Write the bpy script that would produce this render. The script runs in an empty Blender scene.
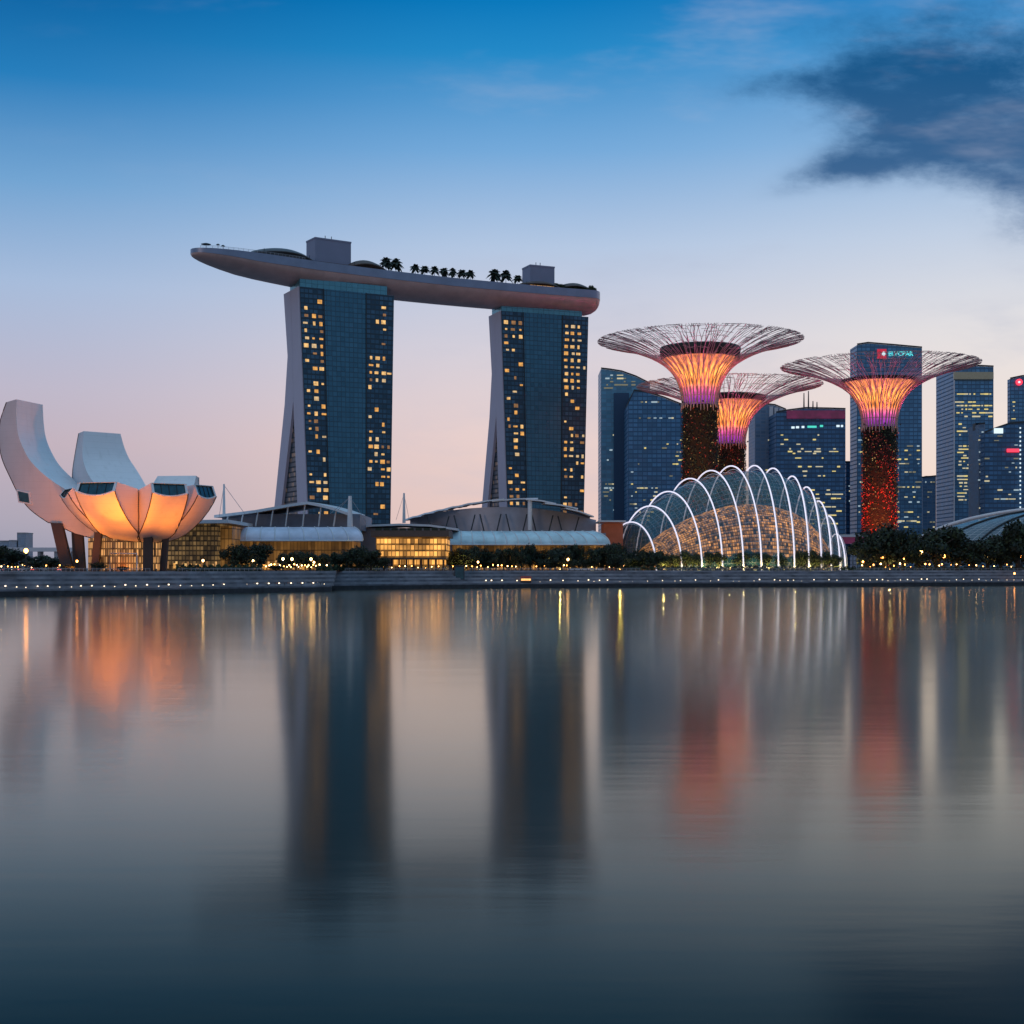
import bpy, math, random
from mathutils import Vector
R = math.radians
rnd = random.Random(11)
F = 1400.0            # focal length in pixels
CX, HY, CZ = 512.0, 568.0, 10.0
sc = bpy.context.scene
col = sc.collection

# ------------------------------------------------------------------ camera, sky, sun, exposure
cam_d = bpy.data.cameras.new('camera'); cam = bpy.data.objects.new('camera', cam_d); col.objects.link(cam)
cam.location = (0, 0, CZ); cam.rotation_euler = (R(90), 0, 0)
cam_d.sensor_width = 36; cam_d.lens = 36 * F / 1024
cam_d.shift_y = (HY - 512) / 1024
cam_d.clip_start = 1; cam_d.clip_end = 40000
sc.camera = cam
sc.view_settings.view_transform = 'Standard'; sc.view_settings.look = 'None'
sc.view_settings.gamma = 1; sc.view_settings.exposure = 0
sc.cycles.use_denoising = True
sc.cycles.max_bounces = 6; sc.cycles.transparent_max_bounces = 24
sc.cycles.sample_clamp_indirect = 6
sc.cycles.caustics_reflective = False; sc.cycles.caustics_refractive = False

def lin(r, g, b):
    f = lambda c: (c / 12.92 if c <= .04045 else ((c + .055) / 1.055) ** 2.4)
    return (f(r / 255), f(g / 255), f(b / 255), 1)

class NT:
    """small helper for node trees"""
    def __init__(s, tree): s.t = tree; s.n = tree.nodes; s.l = tree.links
    def new(s, typ, **kw):
        n = s.n.new(typ)
        for k, v in kw.items(): setattr(n, k, v)
        return n
    def put(s, sock, v):
        if v is None: return
        if hasattr(v, 'is_output'): s.l.new(v, sock)
        else: sock.default_value = v
    def m(s, op, a, b=None, c=None, clamp=False):
        n = s.new('ShaderNodeMath', operation=op, use_clamp=clamp)
        s.put(n.inputs[0], a); s.put(n.inputs[1], b); s.put(n.inputs[2], c)
        return n.outputs[0]
    def smooth(s, v, lo, hi):
        n = s.new('ShaderNodeMapRange', interpolation_type='SMOOTHSTEP')
        s.put(n.inputs[0], v); n.inputs[1].default_value = lo; n.inputs[2].default_value = hi
        return n.outputs[0]
    def ramp(s, v, stops):
        n = s.new('ShaderNodeValToRGB'); e = n.color_ramp.elements
        while len(e) > 1: e.remove(e[-1])
        e[0].position, e[0].color = stops[0]
        for p, c in stops[1:]:
            x = e.new(p); x.color = c
        s.put(n.inputs[0], v); return n.outputs[0]
    def mix(s, f, a, b, blend='MIX'):
        n = s.new('ShaderNodeMix', data_type='RGBA', blend_type=blend)
        s.put(n.inputs[0], f); s.put(n.inputs[6], a); s.put(n.inputs[7], b)
        return n.outputs[2]
    def xyz(s, x, y, z):
        n = s.new('ShaderNodeCombineXYZ'); s.put(n.inputs[0], x); s.put(n.inputs[1], y); s.put(n.inputs[2], z)
        return n.outputs[0]
    def noise(s, vec, scale, detail=3, rough=.5):
        n = s.new('ShaderNodeTexNoise'); s.put(n.inputs['Vector'], vec)
        n.inputs['Scale'].default_value = scale; n.inputs['Detail'].default_value = detail
        n.inputs['Roughness'].default_value = rough
        return n.outputs[0]

SUN_EL, SUN_AZ = 3.0, 205.0       # the afterglow low behind the camera, to its left
world = bpy.data.worlds.new("World"); sc.world = world; world.use_nodes = True
w = NT(world.node_tree); w.n.clear()
tc = w.new('ShaderNodeTexCoord'); sep = w.new('ShaderNodeSeparateXYZ'); w.l.new(tc.outputs['Generated'], sep.inputs[0])
dx, dy, dz = sep.outputs
dza = w.m('ABSOLUTE', dz)
hl = w.m('SQRT', w.m('ADD', w.m('MULTIPLY', dx, dx), w.m('MULTIPLY', dy, dy)))
side = w.m('DIVIDE', dx, w.m('MAXIMUM', hl, .001))
S = lambda l: [(p, lin(*c)) for p, c in l]
zen = [(.55, (95, 160, 208)), (1, (165, 190, 212))]
left = w.ramp(dza, S([(0, (146, 150, 170)), (.03, (170, 164, 180)), (.084, (192, 176, 188)), (.12, (188, 182, 200)), (.19, (165, 186, 217)), (.254, (112, 162, 208)), (.317, (36, 124, 186)), (.376, (0, 92, 156))] + zen))
mid = w.ramp(dza, S([(0, (218, 192, 188)), (.034, (232, 200, 191)), (.09, (231, 206, 202)), (.155, (212, 206, 216)), (.223, (178, 197, 224)), (.285, (116, 168, 216)), (.345, (34, 136, 198)), (.376, (6, 119, 186))] + zen))
right = w.ramp(dza, S([(0, (240, 208, 192)), (.04, (244, 218, 203)), (.1, (238, 223, 215)), (.16, (226, 222, 223)), (.223, (192, 206, 226)), (.285, (140, 180, 220)), (.345, (75, 148, 206)), (.376, (40, 125, 190))] + zen))
c1 = w.mix(w.smooth(side, -.36, .02), left, mid)
c2 = w.mix(w.smooth(side, .0, .36), c1, right)
back = w.ramp(dza, S([(0, (140, 132, 146)), (.1, (122, 134, 156)), (.3, (92, 126, 158)), (.7, (110, 155, 195)), (1, (165, 190, 212))]))
front = w.smooth(dy, -.25, .35)
base = w.mix(front, back, c2)
# cloud bank up to the right, seen in gnomonic direction coordinates
dyc = w.m('MAXIMUM', dy, .02)
gu = w.m('DIVIDE', dx, dyc); gv = w.m('DIVIDE', dza, dyc)
wn = w.noise(w.xyz(w.m('MULTIPLY', gu, 5.0), w.m('MULTIPLY', gv, 9.5), 0.3), 1.7, 9, .66)
wn2 = w.noise(w.xyz(w.m('MULTIPLY', gu, 2.2), w.m('MULTIPLY', gv, 7.0), 4.3), 2.2, 5, .6)
def blob(px, py, rx, ry, tilt, amp):
    u0 = (px - CX) / F; v0 = (HY - py) / F; c, s_ = math.cos(R(tilt)), math.sin(R(tilt))
    du = w.m('SUBTRACT', gu, u0); dv = w.m('SUBTRACT', gv, v0)
    a = w.m('DIVIDE', w.m('ADD', w.m('MULTIPLY', du, c), w.m('MULTIPLY', dv, s_)), rx / F)
    b = w.m('DIVIDE', w.m('SUBTRACT', w.m('MULTIPLY', dv, c), w.m('MULTIPLY', du, s_)), ry / F)
    d2 = w.m('ADD', w.m('MULTIPLY', a, a), w.m('MULTIPLY', b, b))
    return w.m('MULTIPLY', w.m('EXPONENT', w.m('MULTIPLY', d2, -1.0)), amp)
g = None
for bl in [(780, 84, 70, 17, 4, .5), (860, 78, 95, 28, 6, .8), (970, 85, 140, 48, 6, 1.1), (825, 174, 60, 13, 16, .5), (905, 152, 95, 25, 14, .85), (990, 140, 110, 48, -6, 1.1), (1045, 190, 75, 60, -35, 1.1), (1000, 25, 150, 30, 4, .6), (850, 25, 120, 18, 6, .35)]:
    b_ = blob(*bl); g = b_ if g is None else w.m('ADD', g, b_)
cl = w.m('ADD', g, w.m('MULTIPLY', w.m('MULTIPLY', w.m('SUBTRACT', wn, .5), 3.0), w.smooth(g, .05, .6)))
clf = w.m('MULTIPLY', w.smooth(cl, .05, 1.5), front)
ccol = w.ramp(gv, [(.22, lin(88, 116, 154)), (.29, lin(56, 98, 143)), (.36, lin(24, 86, 136)), (.42, lin(28, 96, 150))])
inn = w.noise(w.xyz(w.m('MULTIPLY', gu, 4.0), w.m('MULTIPLY', gv, 12.0), 8.3), 2.0, 6, .6)
withc = w.mix(w.m('MULTIPLY', clf, w.m('SUBTRACT', 1.0, w.m('MULTIPLY', w.smooth(inn, .45, .75), .45))), base, ccol)
wisp = w.m('MULTIPLY', w.m('MULTIPLY', w.smooth(wn2, .5, .78), w.smooth(side, -.45, .25)), w.m('MULTIPLY', front, .42))
withw = w.mix(wisp, withc, lin(176, 184, 206))
bg = w.new('ShaderNodeBackground'); w.put(bg.inputs[0], withw); bg.inputs[1].default_value = 1.02
sky = w.new('ShaderNodeTexSky'); sky.sky_type = 'NISHITA'; sky.sun_disc = False
sky.sun_elevation = R(SUN_EL); sky.sun_rotation = R(SUN_AZ)
bg2 = w.new('ShaderNodeBackground'); w.put(bg2.inputs[0], sky.outputs[0]); bg2.inputs[1].default_value = .001
ad = w.new('ShaderNodeAddShader'); w.l.new(bg.outputs[0], ad.inputs[0]); w.l.new(bg2.outputs[0], ad.inputs[1])
wo = w.new('ShaderNodeOutputWorld'); w.l.new(ad.outputs[0], wo.inputs[0])

sd = bpy.data.lights.new('sun', 'SUN'); sd.energy = .27; sd.angle = R(12); sd.color = (1, .72, .58)
so = bpy.data.objects.new('sun', sd); col.objects.link(so)
sdir = Vector((math.sin(R(SUN_AZ)) * math.cos(R(SUN_EL)), math.cos(R(SUN_AZ)) * math.cos(R(SUN_EL)), math.sin(R(SUN_EL))))
so.rotation_euler = (-sdir).to_track_quat('-Z', 'Y').to_euler(); so.location = sdir * 500 + Vector((0, 400, 100))

# ------------------------------------------------------------------ helpers
def at(px, py, D): return Vector(((px - CX) / F * D, D, CZ + (HY - py) / F * D))
def X(px, D): return (px - CX) / F * D
def Z(py, D): return CZ + (HY - py) / F * D
G = 8.7                     # plaza level
ORG = {}
def tag(o, label=None, cat=None, group=None, kind=None):
    if label: o['label'] = label
    if cat: o['category'] = cat
    if group: o['group'] = group
    if kind: o['kind'] = kind
    return o
def empty(name, loc, label, cat, group=None):
    o = bpy.data.objects.new(name, None); col.objects.link(o); o.location = loc; o.empty_display_size = .5
    ORG[o] = Vector(loc); return tag(o, label, cat, group)
class MB:
    def __init__(s): s.v = []; s.f = []; s.mi = []; s.uv = []; s.sm = []
    def face(s, pts, mi=0, uv=None, smooth=False):
        i = len(s.v); s.v += [tuple(p) for p in pts]; s.f.append(tuple(range(i, i + len(pts)))); s.mi.append(mi)
        s.uv.append(uv); s.sm.append(smooth)
    def grid(s, P, mi=0, smooth=True, uv=None, closed=False):
        """P[i][j]: a shared-vertex sheet"""
        i0 = len(s.v); n, m_ = len(P), len(P[0])
        for r_ in P: s.v += [tuple(p) for p in r_]
        for i in range(n - 1):
            for j in range(m_ if closed else m_ - 1):
                j2 = (j + 1) % m_
                s.f.append((i0 + i * m_ + j, i0 + i * m_ + j2, i0 + (i + 1) * m_ + j2, i0 + (i + 1) * m_ + j)); s.sm.append(smooth)
                s.mi.append(mi(i, j) if callable(mi) else mi)
                s.uv.append([uv[i][j], uv[i][j + 1], uv[i + 1][j + 1], uv[i + 1][j]] if uv else None)
    def box(s, a, b, mi=0):
        x0, y0, z0 = a; x1, y1, z1 = b
        c = [(x0, y0, z0), (x1, y0, z0), (x1, y1, z0), (x0, y1, z0), (x0, y0, z1), (x1, y0, z1), (x1, y1, z1), (x0, y1, z1)]
        s.hexa(c, mi)
    def hexa(s, c, mi=0):
        i = len(s.v); s.v += [tuple(p) for p in c]
        for q in ((0, 3, 2, 1), (4, 5, 6, 7), (0, 1, 5, 4), (1, 2, 6, 5), (2, 3, 7, 6), (3, 0, 4, 7)):
            s.f.append(tuple(i + k for k in q)); s.mi.append(mi); s.uv.append(None); s.sm.append(False)
    def obox(s, c, ax, ay, hx, hy, z0, z1, mi=0):
        """box on centre c (x,y), axes ax, ay (2D unit), half sizes"""
        c = Vector(c[:2]); ax = Vector(ax); ay = Vector(ay)
        q = [c - ax * hx - ay * hy, c + ax * hx - ay * hy, c + ax * hx + ay * hy, c - ax * hx + ay * hy]
        s.hexa([(p.x, p.y, z0) for p in q] + [(p.x, p.y, z1) for p in q], mi)
    def tube(s, pts, rad, n=5, mi=0, cap=True, smooth=True):
        pts = [Vector(p) for p in pts]; rings = []; up0 = None
        for k, p in enumerate(pts):
            t = (pts[min(k + 1, len(pts) - 1)] - pts[max(k - 1, 0)]).normalized()
            ref = Vector((0, 0, 1)) if abs(t.z) < .95 else Vector((1, 0, 0))
            a = t.cross(ref).normalized(); b = t.cross(a)
            r_ = rad[k] if isinstance(rad, (list, tuple)) else rad
            rings.append([p + (a * math.cos(2 * math.pi * j / n) + b * math.sin(2 * math.pi * j / n)) * r_ for j in range(n)])
        s.grid(rings, mi, smooth, closed=True)
        if cap: s.face(rings[0], mi); s.face(rings[-1][::-1], mi)
    def lathe(s, prof, n=24, c=(0, 0), mi=0, smooth=True):
        s.grid([[(c[0] + r_ * math.cos(2 * math.pi * j / n), c[1] + r_ * math.sin(2 * math.pi * j / n), z) for j in range(n)] for r_, z in prof], mi, smooth, closed=True)
    def build(s, name, mat, parent=None, kind=None, label=None, cat=None, group=None):
        o0 = ORG[parent] if parent is not None else Vector((0, 0, 0))
        me = bpy.data.meshes.new(name)
        me.from_pydata([(v[0] - o0.x, v[1] - o0.y, v[2] - o0.z) for v in s.v], [], s.f)
        for m_ in (mat if isinstance(mat, (list, tuple)) else [mat]): me.materials.append(m_)
        me.polygons.foreach_set('material_index', s.mi); me.polygons.foreach_set('use_smooth', s.sm)
        if any(u is not None for u in s.uv):
            ul = me.uv_layers.new(name='UVMap'); k = 0
            for f, u in zip(s.f, s.uv):
                for q in range(len(f)):
                    if u is not None: ul.data[k].uv = u[q]
                    k += 1
        me.update()
        o = bpy.data.objects.new(name, me); col.objects.link(o)
        if parent is not None: o.parent = parent
        ORG[o] = o0
        return tag(o, label, cat, group, kind)
def copy_tree(o, parent=None):
    c = o.copy(); col.objects.link(c)
    if parent is not None: c.parent = parent
    for ch in list(o.children): copy_tree(ch, c)
    return c

# ------------------------------------------------------------------ materials
M = {}
def pm(name, c, rough=.6, metal=0, var=.15, scale=.3, emit=None, es=0, bump=0, spec=.5, coat=0, joints=0):
    m = bpy.data.materials.new(name); m.use_nodes = True; t = NT(m.node_tree); b = t.n['Principled BSDF']
    g_ = t.new('ShaderNodeTexCoord').outputs['Object']
    nz = t.noise(g_, scale, 4, .6)
    c4 = tuple(c[:3]) + (1,)
    lo = tuple(x * (1 - var) for x in c4[:3]) + (1,); hi = tuple(min(1, x * (1 + var)) for x in c4[:3]) + (1,)
    t.put(b.inputs['Base Color'], t.ramp(nz, [(.3, lo), (.7, hi)]))
    if joints:
        sp = t.new('ShaderNodeSeparateXYZ'); t.l.new(g_, sp.inputs[0])
        jl = t.m('LESS_THAN', t.m('FRACT', t.m('DIVIDE', sp.outputs[2], joints)), .05)
        st = t.noise(t.xyz(sp.outputs[0], sp.outputs[1], t.m('MULTIPLY', sp.outputs[2], .12)), .5, 4)
        src = b.inputs['Base Color'].links[0].from_socket
        c_ = t.mix(t.m('MULTIPLY', jl, .12), src, (.2, .2, .22, 1)); t.put(b.inputs['Base Color'], t.mix(t.m('MULTIPLY', t.smooth(st, .5, .8), .22), c_, (.42, .41, .40, 1)))
    t.put(b.inputs['Roughness'], t.m('ADD', t.m('MULTIPLY', t.m('SUBTRACT', nz, .5), .2), rough))
    b.inputs['Metallic'].default_value = metal; b.inputs['Specular IOR Level'].default_value = spec
    if emit: b.inputs['Emission Color'].default_value = tuple(emit[:3]) + (1,); b.inputs['Emission Strength'].default_value = es
    if bump:
        bn = t.new('ShaderNodeBump'); bn.inputs['Strength'].default_value = bump; bn.inputs['Distance'].default_value = .3
        t.put(bn.inputs['Height'], t.noise(g_, scale * 6, 5)); t.l.new(bn.outputs[0], b.inputs['Normal'])
    M[name] = m; return m
def glow(name, c, s, var=.0, scale=.4):
    m = bpy.data.materials.new(name); m.use_nodes = True; t = NT(m.node_tree); b = t.n['Principled BSDF']
    b.inputs['Base Color'].default_value = (.05, .05, .05, 1); b.inputs['Roughness'].default_value = .4
    b.inputs['Emission Color'].default_value = tuple(c[:3]) + (1,); b.inputs['Emission Strength'].default_value = s
    if var:
        nz = t.noise(t.new('ShaderNodeTexCoord').outputs['Object'], scale, 3)
        t.put(b.inputs['Emission Strength'], t.m('MULTIPLY', t.m('ADD', t.m('MULTIPLY', t.m('SUBTRACT', nz, .5), 3 * var), 1, clamp=False), s))
    M[name] = m; return m
def gridmat(name, glass, line, bay, floor, lw=.1, fw=.18, metal=.6, rough=.18, var=.3, spandrel=None, emit=None, es=0, evar=.6, lit=None, litp=.5):
    """curtain wall: UV in metres; a joint grid, a tone of its own for each pane; emit: panes of a lit interior"""
    m = bpy.data.materials.new(name); m.use_nodes = True; t = NT(m.node_tree); b = t.n['Principled BSDF']
    uv = t.new('ShaderNodeUVMap'); sp = t.new('ShaderNodeSeparateXYZ'); t.l.new(uv.outputs[0], sp.inputs[0])
    a = t.m('DIVIDE', sp.outputs[0], bay); f = t.m('DIVIDE', sp.outputs[1], floor)
    la = t.m('LESS_THAN', t.m('FRACT', a), lw); lf = t.m('LESS_THAN', t.m('FRACT', f), fw)
    wnz = t.new('ShaderNodeTexWhiteNoise', noise_dimensions='2D')
    t.put(wnz.inputs['Vector'], t.xyz(t.m('FLOOR', a), t.m('FLOOR', f), 0)); rv = wnz.outputs[0]
    big = t.noise(t.xyz(sp.outputs[0], sp.outputs[1], 0), .03, 3)
    lo = tuple(x * (1 - var) for x in glass[:3]) + (1,); hi = tuple(min(1, x * (1 + var)) for x in glass[:3]) + (1,)
    c = t.mix(t.m('ADD', t.m('MULTIPLY', rv, .6), t.m('MULTIPLY', big, .4)), lo, hi)
    lc = tuple(line[:3]) + (1,)
    c = t.mix(la, c, lc); c = t.mix(lf, c, tuple((spandrel or line)[:3]) + (1,))
    t.put(b.inputs['Base Color'], c)
    anyl = t.m('MAXIMUM', la, lf)
    t.put(b.inputs['Metallic'], t.m('MULTIPLY', t.m('SUBTRACT', 1, t.m('MULTIPLY', anyl, .7)), metal))
    t.put(b.inputs['Roughness'], t.m('ADD', t.m('MULTIPLY', anyl, .3), t.m('ADD', rough, t.m('MULTIPLY', rv, .08))))
    if emit:
        k = t.m('ADD', t.m('MULTIPLY', t.m('SUBTRACT', rv, .5), 2 * evar), 1)
        k = t.m('MULTIPLY', k, t.m('ADD', t.m('MULTIPLY', t.noise(t.xyz(sp.outputs[0], sp.outputs[1], 3), .11, 3), 2.2), -.15, clamp=False))
        k = t.m('MULTIPLY', t.m('MAXIMUM', k, 0), t.m('SUBTRACT', 1, t.m('MULTIPLY', anyl, .8)))
        if lit: k = t.m('MULTIPLY', k, t.m('LESS_THAN', rv, litp))
        t.put(b.inputs['Emission Strength'], t.m('MULTIPLY', k, es)); b.inputs['Emission Color'].default_value = tuple(emit[:3]) + (1,)
    M[name] = m; return m

pm('concrete', (.27, .28, .31), .8, var=.4, scale=.12, bump=.2)
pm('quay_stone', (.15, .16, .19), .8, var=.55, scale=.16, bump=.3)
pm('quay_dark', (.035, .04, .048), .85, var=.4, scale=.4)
pm('paving', (.13, .135, .15), .8, var=.25, scale=.1)
pm('lavender_wall', (.50, .47, .57), .55, var=.06, scale=.05)
pm('hull', (.60, .42, .39), .45, .2, var=.14, scale=.12)
pm('fascia', (.24, .28, .38), .35, .4, var=.12, scale=.1)
pm('deck_floor', (.25, .24, .24), .8)
pm('grey_cladding', (.22, .25, .36), .6, var=.06, scale=.1)
pm('dark_roof', (.06, .06, .07), .5)
pm('brown_roof', (.10, .07, .06), .6)
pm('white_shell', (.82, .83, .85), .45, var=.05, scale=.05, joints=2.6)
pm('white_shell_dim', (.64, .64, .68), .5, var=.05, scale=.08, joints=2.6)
pm('seam', (.05, .04, .04), .8)
pm('skylight', (.03, .10, .13), .12, .3, var=.3, scale=.4)
pm('leg_dark', (.035, .028, .034), .6)
pm('white_paint', (.78, .78, .8), .5, var=.05)
pm('steel', (.45, .46, .5), .4, .6)
pm('dark_steel', (.04, .045, .05), .5, .3)
pm('roof_white', (.74, .76, .8), .45, var=.08, scale=.1)
pm('roof_glass', (.55, .72, .76), .4, .1, var=.25, scale=.12)
pm('blue_wall', (.22, .26, .34), .5, .2, var=.25, scale=.08)
pm('bark', (.06, .045, .035), .9, bump=.4, scale=.8)
pm('leaf_dark', (.015, .026, .014), .7, var=.6, scale=.35)
pm('leaf_mid', (.045, .07, .025), .7, var=.6, scale=.35)
pm('leaf_palm', (.02, .035, .025), .7, var=.4, scale=.5)
pm('branch_steel', (.56, .37, .34), .5, .2, var=.3, scale=.2)
pm('ring_green', (.035, .035, .03), .8, var=.5, scale=.3)
pm('trunk_core', (.006, .007, .006), .9)
pm('brick_lit', (.24, .08, .055), .8, emit=(1, .25, .1), es=.07, var=.3)
pm('cloth_dark', (.05, .055, .07), .9); pm('cloth_light', (.4, .38, .38), .9); pm('cloth_red', (.35, .07, .06), .9); pm('skin', (.45, .28, .2), .6); pm('hair', (.02, .015, .012), .7)
pm('car_white', (.7, .7, .72), .3, coat=1); pm('car_dark', (.04, .045, .06), .3); pm('car_red', (.35, .03, .03), .3)
pm('tyre', (.02, .02, .02), .9); pm('car_glass', (.02, .03, .04), .1)
glow('lamp_warm', (1, .58, .2), 20); glow('lamp_white', (1, .78, .52), 3.6, .6, .02); glow('lamp_orange', (1, .36, .07), 18)
glow('strip_warm', (1, .52, .18), .8, .75, .45); glow('red_lamp', (1, .03, .06), 2.2); glow('white_sign', (.75, .92, 1), 1.1)
glow('cyan_sign', (.1, .8, .85), 1.2); glow('green_sign', (.08, .75, .6), 1.0); glow('magenta_strip', (.5, .03, .22), .13, .75, .12)
glow('tail_lamp', (1, .08, .04), 4); glow('head_lamp', (1, .85, .6), 5)
WARM = [glow('room_light_amber', (1, .47, .10), .75, .6, .5), glow('room_light_cream', (1, .58, .20), .85, .6, .5), glow('room_light_dim', (.9, .42, .13), .3, .6, .5), glow('room_light_pale', (1, .68, .34), .65, .6, .5)]
OFFW = [glow('office_light_yellow', (1, .80, .28), .65, .6, .3), glow('office_light_pale', (1, .88, .55), .5, .6, .3), glow('office_light_dim', (.75, .70, .45), .2, .5, .3), glow('office_light_cool', (.7, .9, 1), .42, .5, .3)]

gridmat('hotel_glass', (.070, .17, .23), (.035, .08, .115), 3.1, 3.3, .13, .16, .65, .26, .2)
gridmat('hotel_rooms', (.05, .105, .155), (.024, .048, .07), 3.1, 3.3, .18, .32, .5, .32, .6)
gridmat('crown_glass', (.12, .33, .40), (.05, .15, .2), 4, 3, .06, .08, .6, .25, .15)
gridmat('atrium', (.02, .05, .08), (.01, .02, .03), 2.4, 3.2, .12, .3, .3, .3, .5, emit=(1, .6, .3), es=.12, lit=True, litp=.14)
gridmat('office_blue', (.11, .26, .42), (.06, .14, .24), 4.5, 4.2, .16, .3, .55, .32, .4)
gridmat('office_teal', (.12, .30, .42), (.14, .27, .37), 5.0, 3.9, .10, .22, .55, .3, .35)
gridmat('office_navy', (.075, .18, .32), (.045, .095, .17), 4.0, 4.4, .12, .35, .5, .34, .45)
gridmat('office_pale', (.13, .22, .34), (.20, .26, .35), 5.5, 3.6, .14, .25, .4, .4, .3)
gridmat('gold_facade', (.22, .10, .03), (.08, .035, .012), 1.9, 3.1, .2, .28, .1, .4, .4, emit=(1, .45, .10), es=.8, evar=.75)
gridmat('amber_facade', (.14, .075, .028), (.07, .04, .018), 1.7, 5, .12, .08, .1, .4, .35, emit=(1, .45, .10), es=.11, evar=.7)
gridmat('brown_grid', (.07, .055, .035), (.02, .016, .012), 1.7, 2.3, .24, .3, .15, .4, .5, emit=(1, .58, .2), es=.10, evar=.8)
gridmat('lattice_lit', (.10, .06, .035), (.03, .022, .02), 1.0, 2.9, .38, .2, .1, .4, .5, emit=(1, .48, .16), es=.5, evar=.95)
gridmat('inner_lattice', (.05, .026, .016), (.02, .013, .011), 1.1, 1.8, .24, .34, .1, .4, .5, emit=(1, .42, .12), es=.85, evar=.95)

def glasshell(name, tint, line, bay, floor, alpha):
    m = bpy.data.materials.new(name); m.use_nodes = True; t = NT(m.node_tree); b = t.n['Principled BSDF']
    uv = t.new('ShaderNodeUVMap'); sp = t.new('ShaderNodeSeparateXYZ'); t.l.new(uv.outputs[0], sp.inputs[0])
    a = t.m('DIVIDE', sp.outputs[0], bay); f = t.m('DIVIDE', sp.outputs[1], floor)
    g_ = t.m('MAXIMUM', t.m('LESS_THAN', t.m('FRACT', a), .11), t.m('LESS_THAN', t.m('FRACT', f), .13))
    wnz = t.new('ShaderNodeTexWhiteNoise', noise_dimensions='2D'); t.put(wnz.inputs['Vector'], t.xyz(t.m('FLOOR', a), t.m('FLOOR', f), 0))
    t.put(b.inputs['Base Color'], t.mix(g_, tint, line)); b.inputs['Roughness'].default_value = .12; b.inputs['Metallic'].default_value = .35
    t.put(b.inputs['Alpha'], t.m('MAXIMUM', t.m('MULTIPLY', g_, .5), t.m('ADD', alpha, t.m('MULTIPLY', t.m('SUBTRACT', wnz.outputs[0], .5), .3))))
    M[name] = m; return m
glasshell('dome_glass', (.035, .15, .20, 1), (.26, .36, .42, 1), 2.0, 2.0, .55)
glasshell('cloud_glass', (.10, .16, .20, 1), (.32, .36, .40, 1), 5, 2.6, .9)

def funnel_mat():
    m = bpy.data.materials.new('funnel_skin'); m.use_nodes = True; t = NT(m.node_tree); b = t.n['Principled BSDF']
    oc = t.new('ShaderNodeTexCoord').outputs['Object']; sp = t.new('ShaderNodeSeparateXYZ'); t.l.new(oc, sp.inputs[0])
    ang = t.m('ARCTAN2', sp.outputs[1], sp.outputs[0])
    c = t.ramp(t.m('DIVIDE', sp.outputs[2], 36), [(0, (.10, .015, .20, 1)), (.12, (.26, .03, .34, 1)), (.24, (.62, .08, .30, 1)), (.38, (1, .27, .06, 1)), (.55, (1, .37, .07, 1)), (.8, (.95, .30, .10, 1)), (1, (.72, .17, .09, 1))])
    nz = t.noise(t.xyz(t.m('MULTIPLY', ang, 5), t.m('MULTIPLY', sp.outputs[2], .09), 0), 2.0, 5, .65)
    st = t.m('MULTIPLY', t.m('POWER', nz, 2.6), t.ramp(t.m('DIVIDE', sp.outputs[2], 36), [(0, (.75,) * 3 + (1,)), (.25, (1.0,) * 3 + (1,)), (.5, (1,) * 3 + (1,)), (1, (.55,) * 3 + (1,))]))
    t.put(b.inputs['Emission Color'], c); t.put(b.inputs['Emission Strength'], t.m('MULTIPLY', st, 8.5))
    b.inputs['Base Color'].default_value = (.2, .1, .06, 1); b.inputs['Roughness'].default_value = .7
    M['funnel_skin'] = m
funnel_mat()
M['fairy_gold'] = glow('fairy_gold', (1, .6, .2), .7); M['fairy_red'] = glow('fairy_red', (1, .16, .05), .7)
M['arch_glow_white'] = pm('arch_glow_white', (.8, .8, .82), .4, emit=(.88, .83, 1), es=.85, var=.03)  # white painted ribs, the floodlight on them put in as emission

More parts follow.
